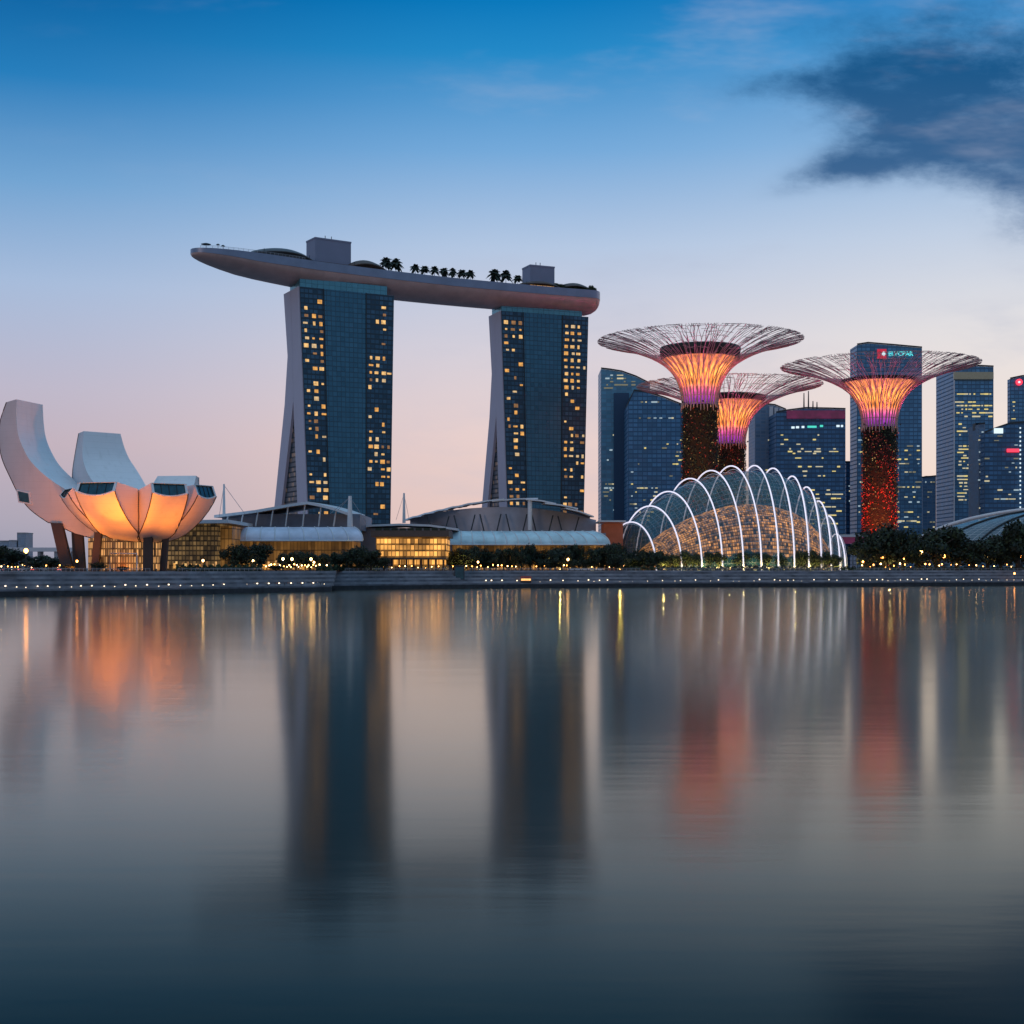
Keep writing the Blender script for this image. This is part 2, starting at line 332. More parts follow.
# ------------------------------------------------------------------ setting: water, quay, plaza
def water():
    m = bpy.data.materials.new('bay_water'); m.use_nodes = True; t = NT(m.node_tree); t.n.clear()
    oc = t.new('ShaderNodeTexCoord').outputs['Object']; sp = t.new('ShaderNodeSeparateXYZ'); t.l.new(oc, sp.inputs[0])
    x, y = sp.outputs[0], sp.outputs[1]
    n1 = t.noise(t.xyz(t.m('MULTIPLY', x, .22), y, 0), .55, 3, .5)
    n2 = t.noise(t.xyz(t.m('MULTIPLY', x, .16), y, 7), .10, 3, .5)
    patch = t.noise(t.xyz(t.m('MULTIPLY', x, .35), y, 3), .012, 3, .5)
    h = t.m('ADD', t.m('MULTIPLY', n1, .10), t.m('MULTIPLY', n2, .30))
    bp = t.new('ShaderNodeBump'); bp.inputs['Distance'].default_value = 1.0; bp.inputs['Strength'].default_value = .068
    t.put(bp.inputs['Height'], h)
    gl = t.new('ShaderNodeBsdfGlossy'); gl.inputs['Color'].default_value = (1, .98, .86, 1); t.l.new(bp.outputs[0], gl.inputs['Normal'])
    t.put(gl.inputs['Roughness'], t.m('ADD', .105, t.m('MULTIPLY', patch, .04)))
    df = t.new('ShaderNodeBsdfDiffuse'); df.inputs['Color'].default_value = (.003, .010, .0105, 1)
    fr = t.new('ShaderNodeFresnel'); fr.inputs['IOR'].default_value = 1.33
    mx = t.new('ShaderNodeMixShader'); t.put(mx.inputs[0], t.ramp(fr.outputs[0], [(p, (v, v, v, 1)) for p, v in ((0, .005), (.12, .04), (.17, .085), (.25, .18), (.37, .37), (.47, .51), (.61, .66), (.87, .95), (1, 1))])); t.l.new(df.outputs[0], mx.inputs[1]); t.l.new(gl.outputs[0], mx.inputs[2])
    ou = t.new('ShaderNodeOutputMaterial'); t.l.new(mx.outputs[0], ou.inputs[0])
    mb = MB(); mb.face([(-9000, -1500, 0), (9000, -1500, 0), (9000, 14000, 0), (-9000, 14000, 0)])
    mb.build('water', m, kind='structure')
water()
QUAY = [(-500, 380), (-150, 468), (0, 483), (180, 530), (331, 596), (332, 634), (530, 705), (700, 735), (870, 760), (1024, 800), (1250, 860), (1700, 900)]
QP = [(X(p, d), d) for p, d in QUAY]
def qy(px):
    """distance of the quay edge at a pixel column"""
    for (p0, d0), (p1, d1) in zip(QUAY, QUAY[1:]):
        if p0 <= px <= p1: return d0 + (d1 - d0) * (px - p0) / max(1e-6, p1 - p0)
def tier(name, off0, off1, z0, z1, mat, kind='structure'):
    mb = MB()
    a = [(x, y + off0) for x, y in QP]; b = [(x, y + off1) for x, y in QP]
    mb.grid([[(x, y, z0) for x, y in a], [(x, y, z1) for x, y in a], [(x, y, z1) for x, y in b]], smooth=False)
    return mb.build(name, mat, kind=kind)
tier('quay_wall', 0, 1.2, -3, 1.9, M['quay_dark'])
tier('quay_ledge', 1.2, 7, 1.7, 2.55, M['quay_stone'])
NS = 7
for k in range(NS):
    o = tier('quay_step', 7 + k * 1.7, 7 + (k + 1) * 1.7 + (.0), 2.2 + (G - 2.6) * k / NS, 2.6 + (G - 2.6) * (k + 1) / NS - .004 * (NS - k), M['quay_stone'] if k % 2 else M['concrete'])
mb = MB()
gx = [(x, y + 7 + NS * 1.7 - .02) for x, y in QP]
mb.grid([[(x, y, G) for x, y in gx], [(x * (5000 / max(y, 1)) if k not in (0,) else -9000, 12000, G) for k, (x, y) in enumerate(gx)]], smooth=False)
mb.build('plaza_ground', M['paving'], kind='structure')

# ------------------------------------------------------------------ hotel towers
def lerp_tab(tab, v):
    for (a, x), (b, y) in zip(tab, tab[1:]):
        if a <= v <= b: return x + (y - x) * (v - a) / (b - a)
    return tab[-1][1]
BACK = [(0, -63), (.27, -46), (.6, -27), (.77, -21), (1, -29)]
MID1 = [(0, 3), (.6, -9.6), (.77, -11), (1, -15)]
MID2 = [(0, -50), (.27, -31), (.6, -9.9), (.77, -11.3), (1, -15.3)]
def hotel(label, A, ang, W, H, seed, sm=1.0, block=False):
    r_ = random.Random(seed)
    w2 = Vector((math.cos(R(ang)), math.sin(R(ang)))); n2 = Vector((math.sin(R(ang)), -math.cos(R(ang)))); A = Vector(A)
    z0 = G - .5
    def P(u, s, v):
        e = -12 * (1 - v) * u
        q = A + w2 * (u * W + e) + n2 * s
        return Vector((q.x, q.y, z0 + (H - z0) * v))
    root = empty('hotel_tower', (A.x, A.y, G), label, 'hotel tower', 'hotel towers under the sky deck')
    fs = lambda v: 21 * sm * (1 - v)
    vs = [0, .1, .2, .27, .4, .5, .6, .68, .77, .88, 1]
    def wing(name, f0, f1):
        mb = MB()
        for u, flip in ((0, 0), (1, 1)):
            mb.grid([[P(u, f0(v), v), P(u, f1(v), v)] for v in vs], smooth=False)
        mb.grid([[P(0, f1(v), v), P(1, f1(v), v)] for v in vs], smooth=False)
        mb.grid([[P(0, f0(v), v), P(1, f0(v), v)] for v in vs], smooth=False)
        mb.face([P(0, f0(1), 1), P(1, f0(1), 1), P(1, f1(1), 1), P(0, f1(1), 1)])
        return mb.build(name, M['lavender_wall'], root)
    wing('front_wing', fs, lambda v: lerp_tab(MID1, v) * sm)
    wing('rear_wing', lambda v: lerp_tab(MID2, v) * sm, lambda v: lerp_tab(BACK, v) * sm)
    # glass front, set proud of the wing
    us = [0, .13, .255, .255, .4, .55, .70, .70, .85, 1]
    Pg, Ug = [], []
    for v in vs:
        Pg.append([P(u, fs(v) + .5, v) + Vector((w2.x, w2.y, 0)) * (.6 if u == 0 else 0) for u in us]); Ug.append([(u * W, v * (H - z0)) for u in us])
    mb = MB(); mb.grid(Pg, lambda i, j: 1 if j < 2 or j > 6 else 0, False, Ug)
    mb.build('glass_facade', [M['hotel_glass'], M['hotel_rooms']], root)
    # the two fins where the curtain wall changes
    for u in (.255, .70):
        mb = MB(); q = [P(u - .004, fs(0) + .4, 0), P(u + .004, fs(0) + .4, 0)]
        a0, b0, a1, b1 = P(u - .004, fs(0), 0), P(u + .004, fs(0), 0), P(u - .004, fs(1), 1), P(u + .004, fs(1), 1)
        nn = Vector((n2.x, n2.y, 0))
        mb.hexa([a0 + nn * 1.1, b0 + nn * 1.1, b0, a0, a1 + nn * 1.1, b1 + nn * 1.1, b1, a1]); mb.build('fin', M['dark_steel'], root)
    # atrium glass between the splayed wings
    av = [0, .1, .2, .3, .4, .5, .58]
    mb = MB()
    Pa = [[P(.03, lerp_tab(MID1, v) * sm, v), P(.03, lerp_tab(MID2, v) * sm, v)] for v in av]
    mb.grid(Pa, 0, False, [[(0, v * (H - z0)), ((lerp_tab(MID1, v) - lerp_tab(MID2, v)), v * (H - z0))] for v in av])
    mb.build('atrium_glass', M['atrium'], root)
    # recessed glass crown under the deck
    mb = MB(); u0, u1 = .02, .935
    pts = [P(u0, -1.2, 1), P(u1, -1.2, 1), P(u1, -20, 1), P(u0, -20, 1)]
    zt = 6.2
    for k in range(4):
        a, b = pts[k], pts[(k + 1) % 4]; d = (b - a).length
        mb.face([a, b, b + Vector((0, 0, zt)), a + Vector((0, 0, zt))], 0, [(0, .3), (d, .3), (d, zt), (0, zt)])
    mb.face([p + Vector((0, 0, zt)) for p in pts])
    mb.build('crown_band', M['crown_glass'], root)
    # lit rooms
    cells = []
    for cu in (.062, .142, .218, .748, .822, .895, .962):
        for k in range(1, 36):
            v = (k + .5) * 4.9 / (H - z0)
            if v > .985: continue
            nz = math.sin(k * .55 + seed + cu * 4) + .6 * math.sin(k * 1.7 + cu * 17 + seed * 2) + r_.uniform(-1.7, 1.7)
            if block and cu in (.748, .822, .895) and 29 <= k <= 35: cells.append((cu, v)); continue
            if nz > -.1 and not (cu > .95 and r_.random() < .5): cells.append((cu, v))
    r_.shuffle(cells); cells.sort(key=lambda c: -c[1] if c[1] > .16 else 1)
    nn = Vector((n2.x, n2.y, 0)); ww = Vector((w2.x, w2.y, 0)); rest = MB()
    for k, (cu, v) in enumerate(cells):
        c = P(cu + r_.uniform(-.008, .008), fs(v) + .5, v); hw_, hh = r_.choice([.75, 1.0, 1.25, 1.5]), r_.choice([.6, .85, 1.1, 1.3])
        up = (P(cu, fs(v + .01), v + .01) - P(cu, fs(v), v)).normalized()
        q = [c - ww * hw_ - up * hh, c + ww * hw_ - up * hh, c + ww * hw_ + up * hh, c - ww * hw_ + up * hh]
        t = MB() if k < 98 else rest
        t.hexa([q[0] + nn * .3, q[1] + nn * .3, q[1], q[0], q[3] + nn * .3, q[2] + nn * .3, q[2], q[3]], 0)
        if k < 98: t.build('lit_window', r_.choice(WARM + WARM[:2]), root)
    if rest.f: rest.build('lit_windows', WARM[2], root, kind='stuff')
    return P, w2, n2
T1 = hotel('left hotel tower with splayed legs under the long end of the sky deck', (X(298.3, 900), 900), 28, 66.5, 191, 3)
T2 = hotel('right hotel tower with splayed legs under the blunt end of the sky deck', (X(500, 980), 980), 21, 67.5, 190, 8, .8, True)

# ------------------------------------------------------------------ sky deck
SP = [Vector((-198, 866)), Vector((-153, 905)), Vector((-116, 931)), Vector((-51, 969)), Vector((19, 1001)), Vector((61, 1017))]
def spine(t):
    """Catmull-Rom through SP, t in 0..1"""
    n = len(SP) - 1; k = min(int(t * n), n - 1); f = t * n - k
    g_ = lambda i: SP[i] if 0 <= i <= n else (SP[0] * 2 - SP[1] if i < 0 else SP[n] * 2 - SP[n - 1])
    a, b, c, d = g_(k - 1), g_(k), g_(k + 1), g_(k + 2)
    return .5 * ((2 * b) + (c - a) * f + (2 * a - 5 * b + 4 * c - d) * f * f + (3 * b - a - 3 * c + d) * f ** 3)
DZ = 206.5
deck = empty('sky_deck', (SP[0].x, SP[0].y, DZ), 'long boat shaped sky deck lying across both hotel towers', 'sky deck')
def sect(t):
    p = spine(t); q = spine(min(1, t + .004)); q0 = spine(max(0, t - .004)); d = (q - q0).normalized()
    return p, Vector((d.x, d.y)), Vector((d.y, -d.x))
ts = [0, .002, .006, .014, .03, .05, .08, .12, .16, .2, .25, .3, .35, .4, .45, .5, .55, .6, .65, .7, .75, .8, .85, .9, .94, .965, .98, .99, .996, 1]
def scl(t):
    a = min(1, t / .24); b = min(1, (1 - t) / .05)
    wd = math.sqrt(max(0, 1 - (1 - a) ** 2.4)) * math.sqrt(max(0, 1 - (1 - b) ** 2.2))
    dp = (.14 + .86 * min(1, t / .34) ** .55) * (max(0, 1 - (1 - b) ** 2.4) ** .5 * .8 + .2)
    return max(wd, .02), dp
hullR, fasR, topR = [], [], []
for t in ts:
    p, d, n_ = sect(t); wd, dp = scl(t); hw = 19 * wd
    prof = [(1, -4.4), (.985, -5.4), (.93, -7.2), (.84, -9.2), (.7, -10.8), (.5, -12.3), (.28, -13.2), (0, -13.6)]
    ft = -4.4 * min(1, .35 + t * 5); prof = [(a, ft + (z + 4.4) * dp) for a, z in prof]
    prof = prof + [(-a, z) for a, z in prof[-2::-1]]
    hullR.append([Vector((p.x + n_.x * hw * a, p.y + n_.y * hw * a, DZ + z)) for a, z in prof])
    fasR.append([[Vector((p.x + n_.x * (hw * s_ + .35 * s_), p.y + n_.y * (hw * s_ + .35 * s_), DZ + z)) for z in (-4.4 * min(1, .35 + t * 5), .2, 1.1)] for s_ in (1, -1)])
    topR.append([Vector((p.x + n_.x * hw * a, p.y + n_.y * hw * a, DZ)) for a in (1, .5, 0, -.5, -1)])
mb = MB(); mb.grid(hullR); mb.face(hullR[0]); mb.face(hullR[-1]); mb.build('hull', M['hull'], deck)
mb = MB()
ring = [f[0] for f in fasR] + [f[1] for f in fasR[::-1]]
mb.grid([[q[k] for q in ring] for k in range(3)], 0, True, closed=True)
mb.build('fascia', M['fascia'], deck)
mb = MB(); mb.grid(topR, 0, False); mb.build('deck_floor', M['deck_floor'], deck)
def dpt(t, s_=0): p, d, n_ = sect(t); return Vector((p.x + n_.x * s_, p.y + n_.y * s_)), d, n_
def t_of(px, s_=0):
    lo, hi = 0, 1
    for _ in range(40):
        m_ = (lo + hi) / 2; c, _d, _n = dpt(m_, s_)
        if CX + F * c.x / c.y < px: lo = m_
        else: hi = m_
    return lo
def core(px, wpx, top, depth):
    t = t_of(px); c, d, n_ = dpt(t, -2); hw = wpx / F * c.y / 2 / d.x * .94
    mb = MB(); mb.obox(c, d, n_, hw, depth / 2, DZ - .05, Z(top, c.y) - 1.0)
    o = mb.build('lift_core', M['grey_cladding'], deck)
    mb = MB(); mb.obox(c, d, n_, hw + .25, depth / 2 + .25, Z(top, c.y) - 1.0, Z(top, c.y)); mb.build('parapet', M['grey_cladding'], o)
    mb = MB(); mb.obox(c, d, n_, hw + 3, depth / 2 + 2.5, DZ + .05, DZ + 4.2); mb.build('core_base', M['brown_roof'], o)
    for k in (-.2, .15):
        mb = MB(); q = c + d * hw * k; mb.tube([(q.x, q.y, Z(top, c.y)), (q.x, q.y, Z(top, c.y) + 3.5)], .25, 5); mb.build('aerial', M['dark_steel'], o)
core(330, 35, 241.5, 14); core(539.5, 26, 267.5, 14)
def canopy(px0, px1, h, s_, wdt, mat, lit=True):
    t0, t1 = t_of(px0, s_), t_of(px1, s_); mb = MB(); rows = []; N = 14
    for k in range(N + 1):
        f = k / N; c, d, n_ = dpt(t0 + (t1 - t0) * f, s_); e = math.sin(math.pi * f) ** .7
        rows.append([Vector((c.x + n_.x * wdt * a * (.35 + .65 * e), c.y + n_.y * wdt * a * (.35 + .65 * e), DZ + 2.3 + (h - 2.3) * e * (1 - .55 * a * a))) for a in (-1, -.7, -.3, 0, .3, .7, 1)])
    mb.grid(rows); mb.grid([[p + Vector((0, 0, -.5)) for p in r_] for r_ in rows]); 
    for e_ in (0, -1): mb.grid([[r_[e_] for r_ in rows], [r_[e_] + Vector((0, 0, -.5)) for r_ in rows]])
    cp = mb.build('roof_canopy', mat, deck)
    if lit:
        mb = MB()
        for k in range(4, 12, 2):
            c, d, n_ = dpt(t0 + (t1 - t0) * k / N, s_ + wdt * .45); mb.obox(c, d, n_, 2.1, .2, DZ + 1.2, DZ + 2.6)
        mb.build('lit_bar', M['strip_warm'], cp)
    for k in range(2, N - 1, 2):
        mb = MB(); c, d, n_ = dpt(t0 + (t1 - t0) * k / N, s_ + wdt * .7); mb.tube([(c.x, c.y, DZ), (c.x, c.y, DZ + 2.4 + (h - 2.3) * .5)], .18, 5)
        mb.build('canopy_post', M['dark_steel'], cp)
canopy(247, 312, 9, 6, 10, M['dark_roof']); canopy(345, 386, 9, 5, 9, M['brown_roof']); canopy(553, 592, 8, 5, 8, M['brown_roof']); canopy(517, 560, 6.0, 11, 5, M['brown_roof'])
# railing, posts and sunshades on the cantilever
mb = MB()
for t in [x / 100 for x in range(1, 26)]:
    c, d, n_ = dpt(t, 0); hw = 19 * scl(t)[0] - .6
    for s_ in (1, -1):
        q = c + n_ * hw * s_; mb.tube([(q.x, q.y, DZ), (q.x, q.y, DZ + 2.6)], .09, 4)
ln = []
for t in [x / 100 for x in range(1, 26)]:
    c, d, n_ = dpt(t, 0); hw = 19 * scl(t)[0] - .6; q = c + n_ * hw; ln.append((q.x, q.y, DZ + 2.6))
mb.tube(ln, .1, 4); mb.tube([(x, y, z - .7) for x, y, z in ln], .06, 4)
ln = [];
for t in [x / 100 for x in range(1, 26)]:
    c, d, n_ = dpt(t, 0); hw = 19 * scl(t)[0] - .6; q = c - n_ * hw; ln.append((q.x, q.y, DZ + 2.6))
mb.tube(ln, .1, 4)
mb.build('railing', M['steel'], deck)
def sunshade(px, s_, h, r0):
    t = t_of(px, s_); c, d, n_ = dpt(t, s_)
    o = empty('sunshade', (c.x, c.y, DZ), SHADE_L.pop(0), 'sunshade', 'sunshades on the deck tip')
    mb = MB(); mb.tube([(c.x, c.y, DZ), (c.x, c.y, DZ + h)], .12, 5); mb.build('pole', M['dark_steel'], o)
    mb = MB(); mb.lathe([(r0, DZ + h - .5), (r0 * .5, DZ + h), (.05, DZ + h + .4)], 10, (c.x, c.y)); mb.lathe([(r0, DZ + h - .5), (.05, DZ + h - .2)], 10, (c.x, c.y)); mb.build('shade', M['dark_roof'], o)
SHADE_L = ['wide flat sunshade nearest the pointed tip of the sky deck', 'small sunshade left of its twin on the sky deck tip', 'small sunshade right of its twin on the sky deck tip']
sunshade(206, 2, 5.2, 3.2); sunshade(218, 0, 6.6, 1.4); sunshade(223, 0, 6.4, 1.4)

# palms on the deck
def palm(h, cr, seed):
    r_ = random.Random(seed)
    root = empty('palm_tree', (0, 0, 0), 'x', 'palm tree')
    mb = MB(); mb.tube([(0, 0, 0), (.15, .05, h * .4), (.05, .1, h * .8)], [.28, .2, .16], 6); mb.build('trunk', M['bark'], root)
    mb = MB(); c = Vector((.05, .1, h * .8))
    for k in range(70):
        a = r_.uniform(0, 6.28); el = r_.uniform(-.7, 1.5); L = cr * r_.uniform(.5, 1.0)
        d = Vector((math.cos(a) * math.cos(el), math.sin(a) * math.cos(el), math.sin(el))); sd_ = d.cross(Vector((0, 0, 1))).normalized()
        pts = [c + d * L * f + Vector((0, 0, -L * .55 * f * f)) for f in (0, .25, .5, .75, 1)]
        for q in range(4):
            for s_ in (1, -1):
                w0, w1 = (.12, .55, .6, .45, .08)[q], (.12, .55, .6, .45, .08)[q + 1]
                mb.face([pts[q], pts[q + 1], pts[q + 1] + (sd_ * s_ * w1 + Vector((0, 0, -w1 * .5))) * cr / 3.2, pts[q] + (sd_ * s_ * w0 + Vector((0, 0, -w0 * .5))) * cr / 3.2])
    mb.build('crown', M['leaf_palm'], root)
    return root
pal = [palm(13.5, 6.8, 1), palm(10.2, 4.9, 2), palm(9.8, 4.8, 3)]
used = set()
def put(proto, loc, rz, label, group, sc_=1):
    o = proto if proto not in used else copy_tree(proto); used.add(proto)
    o.location = loc; o.rotation_euler.z = rz; o.scale = (sc_,) * 3
    o['label'] = label
    if group: o['group'] = group
    return o
for k, px in enumerate((386, 396, 495, 506)):
    t = t_of(px, 4); c, d, n_ = dpt(t, 4)
    put(pal[0], (c.x, c.y, DZ), k * 1.3, ['left palm of the pair just right of the left tower on the sky deck', 'right palm of the pair just right of the left tower on the sky deck', 'left palm of the pair beside the right grey roof box', 'right palm of the pair beside the right grey roof box'][k], 'large palms on the sky deck', 1)
for k, px in enumerate((415, 425, 434.5, 444, 453, 462, 470, 518)):
    t = t_of(px, 9); c, d, n_ = dpt(t, 9)
    put(pal[1 + k % 2], (c.x, c.y, DZ), k * 2.1, 'small palm in the row along the bare middle span of the sky deck' if k < 7 else 'small lone palm against the foot of the right grey roof box', 'small palms on the sky deck', 1.0)

# ------------------------------------------------------------------ lotus museum
MC = Vector((X(143, 570), 570.0)); MS = 1.14
mus = empty('lotus_museum', (MC.x, MC.y, G), 'white lotus shaped museum with its bowl floodlit orange', 'museum')
mz = lambda z: 10 + (z - 10) * MS
BOWL = [(0, 18.3), (6, 18.6), (12, 19.8), (18, 22), (24, 25.6), (28.5, 29.6), (32, 33.8), (34, 37.5), (35.5, 42)]
def petal(az, prof, inner, hw, caps, label=None, front=True, bs=1.0):
    """prof: outer profile (r,z) from root to tip; inner: top profile (r,z) root to tip; hw: half widths"""
    a = Vector((math.sin(R(az)), -math.cos(R(az)))); p = Vector((math.cos(R(az)), math.sin(R(az))))
    def W(r_, y, z): q = MC + (a * r_ + p * y) * MS; return Vector((q.x, q.y, mz(z)))
    def fine(tab):
        out = []; n0 = len(tab)
        for k in range(n0 - 1):
            p0, p1, p2, p3 = (tab[max(0, min(n0 - 1, k + d))] for d in (-1, 0, 1, 2))
            for f in (0, .25, .5, .75):
                q = [.5 * (2 * b + (c - a_) * f + (2 * a_ - 5 * b + 4 * c - d) * f * f + (3 * b - a_ - 3 * c + d) * f ** 3) for a_, b, c, d in zip(p0, p1, p2, p3)]
                out.append(tuple(q))
        return out + [tab[-1]]
    if not front: prof, inner, hw = fine(prof), fine(inner), [q[0] for q in fine([(x,) for x in hw])]
    n = len(prof); NY = 8
    def drop(r_, y):      # the shell follows a surface of revolution across its width
        return lerp_tab(BOWL, min(35.4, math.hypot(r_, y) * bs)) - lerp_tab(BOWL, min(35.4, r_ * bs))
    outer = []
    for k, (r_, z) in enumerate(prof):
        row = []
        for j in range(NY + 1):
            y = hw[k] * (2 * j / NY - 1)
            dz_ = min(drop(r_, y), 3.0) if front else (drop(r_, y) if k < 14 else .0)
            bulge = 0 if front else -(1.6 * (1 - (2 * j / NY - 1) ** 2) * -min(1, k / 18))
            row.append(W(r_ + (bulge if not front else 0), y, z + dz_))
        outer.append(row)
    mb = MB(); mb.grid(outer)
    P_ = mb.build('petal', M['white_shell'], mus, label=label)
    inn = [[W(r_, hw[k] * (2 * j / NY - 1), z) for j in range(NY + 1)] for k, (r_, z) in enumerate(inner)]
    mb = MB(); mb.grid(inn); mb.build('petal_top', M['white_shell'], P_)
    for e in (0, NY):
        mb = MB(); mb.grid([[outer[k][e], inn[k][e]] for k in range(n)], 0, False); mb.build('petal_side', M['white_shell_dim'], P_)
    # dark joint along each lower edge
    for e in (0, NY):
        mb = MB(); mb.tube([v + Vector((0, 0, -.05)) for v in [outer[k][e] for k in range(n)]], .2, 5); mb.build('joint', M['seam'], P_)
    # tip: white rim with a dark skylight set in
    o_, i_ = outer[-1], inn[-1]
    c = sum(o_ + i_, Vector()) / (len(o_) + len(i_)); av = Vector((a.x, a.y, 0))
    f = .86
    sh = lambda q: c + (q - c) * f
    mb = MB()
    mb.grid([o_, [sh(q) for q in o_]], 0, False); mb.grid([i_, [sh(q) for q in i_]], 0, False)
    for e in (0, NY): mb.face([o_[e], i_[e], sh(i_[e]), sh(o_[e])])
    mb.build('tip_rim', M['white_shell'], P_)
    nrm = (o_[NY] - o_[0]).cross(i_[0] - o_[0]).normalized()
    if nrm.dot(av) < 0 and front: nrm = -nrm
    mb = MB()
    ins = -nrm * .6
    mb.grid([[sh(q) + ins for q in o_], [sh(q) + ins for q in i_]], 0, False)
    for r1 in (o_, i_): mb.grid([[sh(q) for q in r1], [sh(q) + ins for q in r1]], 0, False)
    sk = mb.build('skylight', M['skylight'], P_)
    if front:
        mb = MB()
        for j in (2, 4, 6): mb.tube([sh(o_[j]) + ins * .8, sh(i_[j]) + ins * .8], .12, 4)
        mb.build('mullion', M['dark_steel'], sk)
    return W, P_
def short(az, end, top, hwmax, label=None):
    bs = 32.2 / end
    rs = [1, 5, 9, 13, 17, 21, 25, 28.5, 30.8, 32.2]
    prof = [(r_ / bs, lerp_tab(BOWL, r_)) for r_ in rs]
    inner = [(min(r_, 30.6) / bs if k < 9 else 30.4 / bs, top - .11 * (32.2 - r_)) for k, r_ in enumerate(rs)]
    hw = [min(hwmax, r_ * math.tan(R(23.5)) + .05) for r_ in rs]
    return petal(az, prof, inner, hw, True, label, True, bs)
short(-14, 32.4, 38.9, 7.4); short(31, 32, 38.7, 6.2); short(66, 27.8, 39, 5.4); short(124, 24, 37.6, 5); short(-60, 27.5, 37.6, 6.4)
# tall left petal
prof = [(1, 18.4), (8, 19), (16, 20.6), (23, 23.2), (32.6, 29.6), (37.6, 35), (41.8, 42), (45.4, 49.5), (46.6, 57), (46.2, 64), (44.2, 71)]
inner = [(.5, 27), (5, 28), (10, 30), (14, 33), (20.5, 37), (26.5, 41), (31.5, 45.5), (35, 50), (38, 57), (39, 64), (39.2, 72)]
hw = [.6, 3, 5.6, 7.2, 8, 8.2, 8.2, 8.0, 7.7, 7.3, 6.9]
prof = [(a * (1.17 - .06 * min(1, max(0, b - 25) / 20)), b - max(0, b - 55) * .09) for a, b in prof]; inner = [(a * 1.15, b - max(0, b - 55) * .09) for a, b in inner]; hw = [.6, 3.4, 6, 7.8, 8.8, 9.2, 9.4, 9.4, 9.2, 8.9, 8.6]
Wl, Pl = petal(257, prof, inner, hw, True, 'tall curved white petal', front=False)
sy = 9.2
q0 = 41.5
mb = MB(); mb.hexa([Wl(q0 - 3, sy + .35, 32.6), Wl(q0 + 2.2, sy + .35, 33.4), Wl(q0 + 2.2, sy - .9, 33.4), Wl(q0 - 3, sy - .9, 32.6), Wl(q0 - 2.4, sy + .35, 37.0), Wl(q0 + 3, sy + .35, 38), Wl(q0 + 3, sy - .9, 38), Wl(q0 - 2.4, sy - .9, 37.0)])
wf = mb.build('window', M['white_shell'], Pl)
mb = MB(); mb.face([Wl(q0 - 2.3, sy + .45, 33.2), Wl(q0 + 1.7, sy + .45, 33.9), Wl(q0 + 2.4, sy + .45, 37.5), Wl(q0 - 1.8, sy + .45, 36.6)]); mb.build('pane', M['skylight'], wf)
# tall rear petal
prof = [(1, 18.4), (8, 19), (16, 21), (23, 25), (29, 31), (33, 38), (35, 45), (35, 52), (34, 60)]
inner = [(1, 34), (6, 35), (11, 37), (15.5, 40), (20, 43.5), (24, 47.5), (27, 51), (29, 55.5), (30, 60.5)]
hw = [3, 6, 8.5, 10, 10.6, 10.2, 9.4, 8.4, 7.4]
petal(224, prof, inner, hw, True, 'tall upright white petal', front=False)
# low rear petal
prof = [(1, 18.4), (8, 19), (16, 21), (23, 25), (29, 31), (33, 36), (35, 44.5)]
inner = [(1, 34), (6, 34.5), (12, 35.5), (18, 37), (24, 39), (29, 42), (32, 45)]
petal(172, prof, inner, [3, 5, 7, 8.4, 8.6, 8.2, 7.6], True, None, front=False)
mb = MB(); mb.lathe([(.1, mz(34)), (8, mz(34.4)), (14, mz(35.5)), (14, mz(32))], 24, MC); mb.build('roof_dish', M['white_shell'], mus)
# legs and the glass foyer
for px, D, lean, r0 in ((69, 568, -4.5, 2.6), (82, 572, -1.2, 1.9), (95.5, 558, 1.5, 1.6), (148.5, 556, .2, 2.0), (163.5, 562, 1.5, 1.3), (78, 590, -1, 1.6), (134, 596, .5, 1.6)):
    x = X(px, D); mb = MB(); zt = mz(22.5 if px > 90 and px < 150 else 26)
    mb.hexa([(x - r0, D - 1.2, G), (x + r0 * .8, D - 1.2, G), (x + r0 * .8, D + 1.2, G), (x - r0, D + 1.2, G), (x - r0 + lean, D - 1.2, zt), (x + r0 * .7 + lean, D - 1.2, zt), (x + r0 * .7 + lean, D + 1.2, zt), (x - r0 + lean, D + 1.2, zt)])
    mb.build('support_leg', M['leg_dark'], mus)
mb = MB(); n = 28; zt = mz(20.5)
ang = [math.pi * 2 * k / n for k in range(n + 1)]
mb.grid([[(X(126, 570) + 15 * math.cos(a), MC.y + 12 * math.sin(a), z) for a in ang] for z in (G, zt)], 0, False, [[(k * 3.2, 0) for k in range(n + 1)], [(k * 3.2, zt - G) for k in range(n + 1)]])
foy = mb.build('foyer_glass', M['lattice_lit'], mus)
mb = MB()
x0, x1, yy = X(110, 552), X(137, 552), 552
mb.tube([(x0, yy, G), (x0, yy, G + 7), (x1, yy, G + 7), (x1, yy, G)], .3, 5); mb.build('portal_frame', M['white_paint'], foy)
# floodlights that light the bowl
def spot(name, loc, target, watts, colr, size, blend, label, group):
    o = empty(name, loc, label, 'floodlight', group); loc = Vector(loc); d = (Vector(target) - loc).normalized()
    mb = MB(); mb.box(loc + Vector((-.3, -.25, 0)), loc + Vector((.3, .25, .25))); mb.tube([loc + Vector((0, 0, .25)), loc + Vector((0, 0, .55))], .08, 5); mb.build('bracket', M['dark_steel'], o)
    mb = MB(); mb.tube([loc + Vector((0, 0, .6)) - d * .3, loc + Vector((0, 0, .6)) + d * .3], [.25, .42], 10); mb.build('lamp_head', M['dark_steel'], o)
    ld = bpy.data.lights.new(name, 'SPOT'); ld.energy = watts; ld.color = colr; ld.spot_size = R(size); ld.spot_blend = blend; ld.shadow_soft_size = .5
    lo = bpy.data.objects.new(name + '_light', ld); col.objects.link(lo); lo.parent = o
    lo.location = Vector((0, 0, .6)) + d * .6; lo.rotation_euler = d.to_track_quat('-Z', 'Y').to_euler()
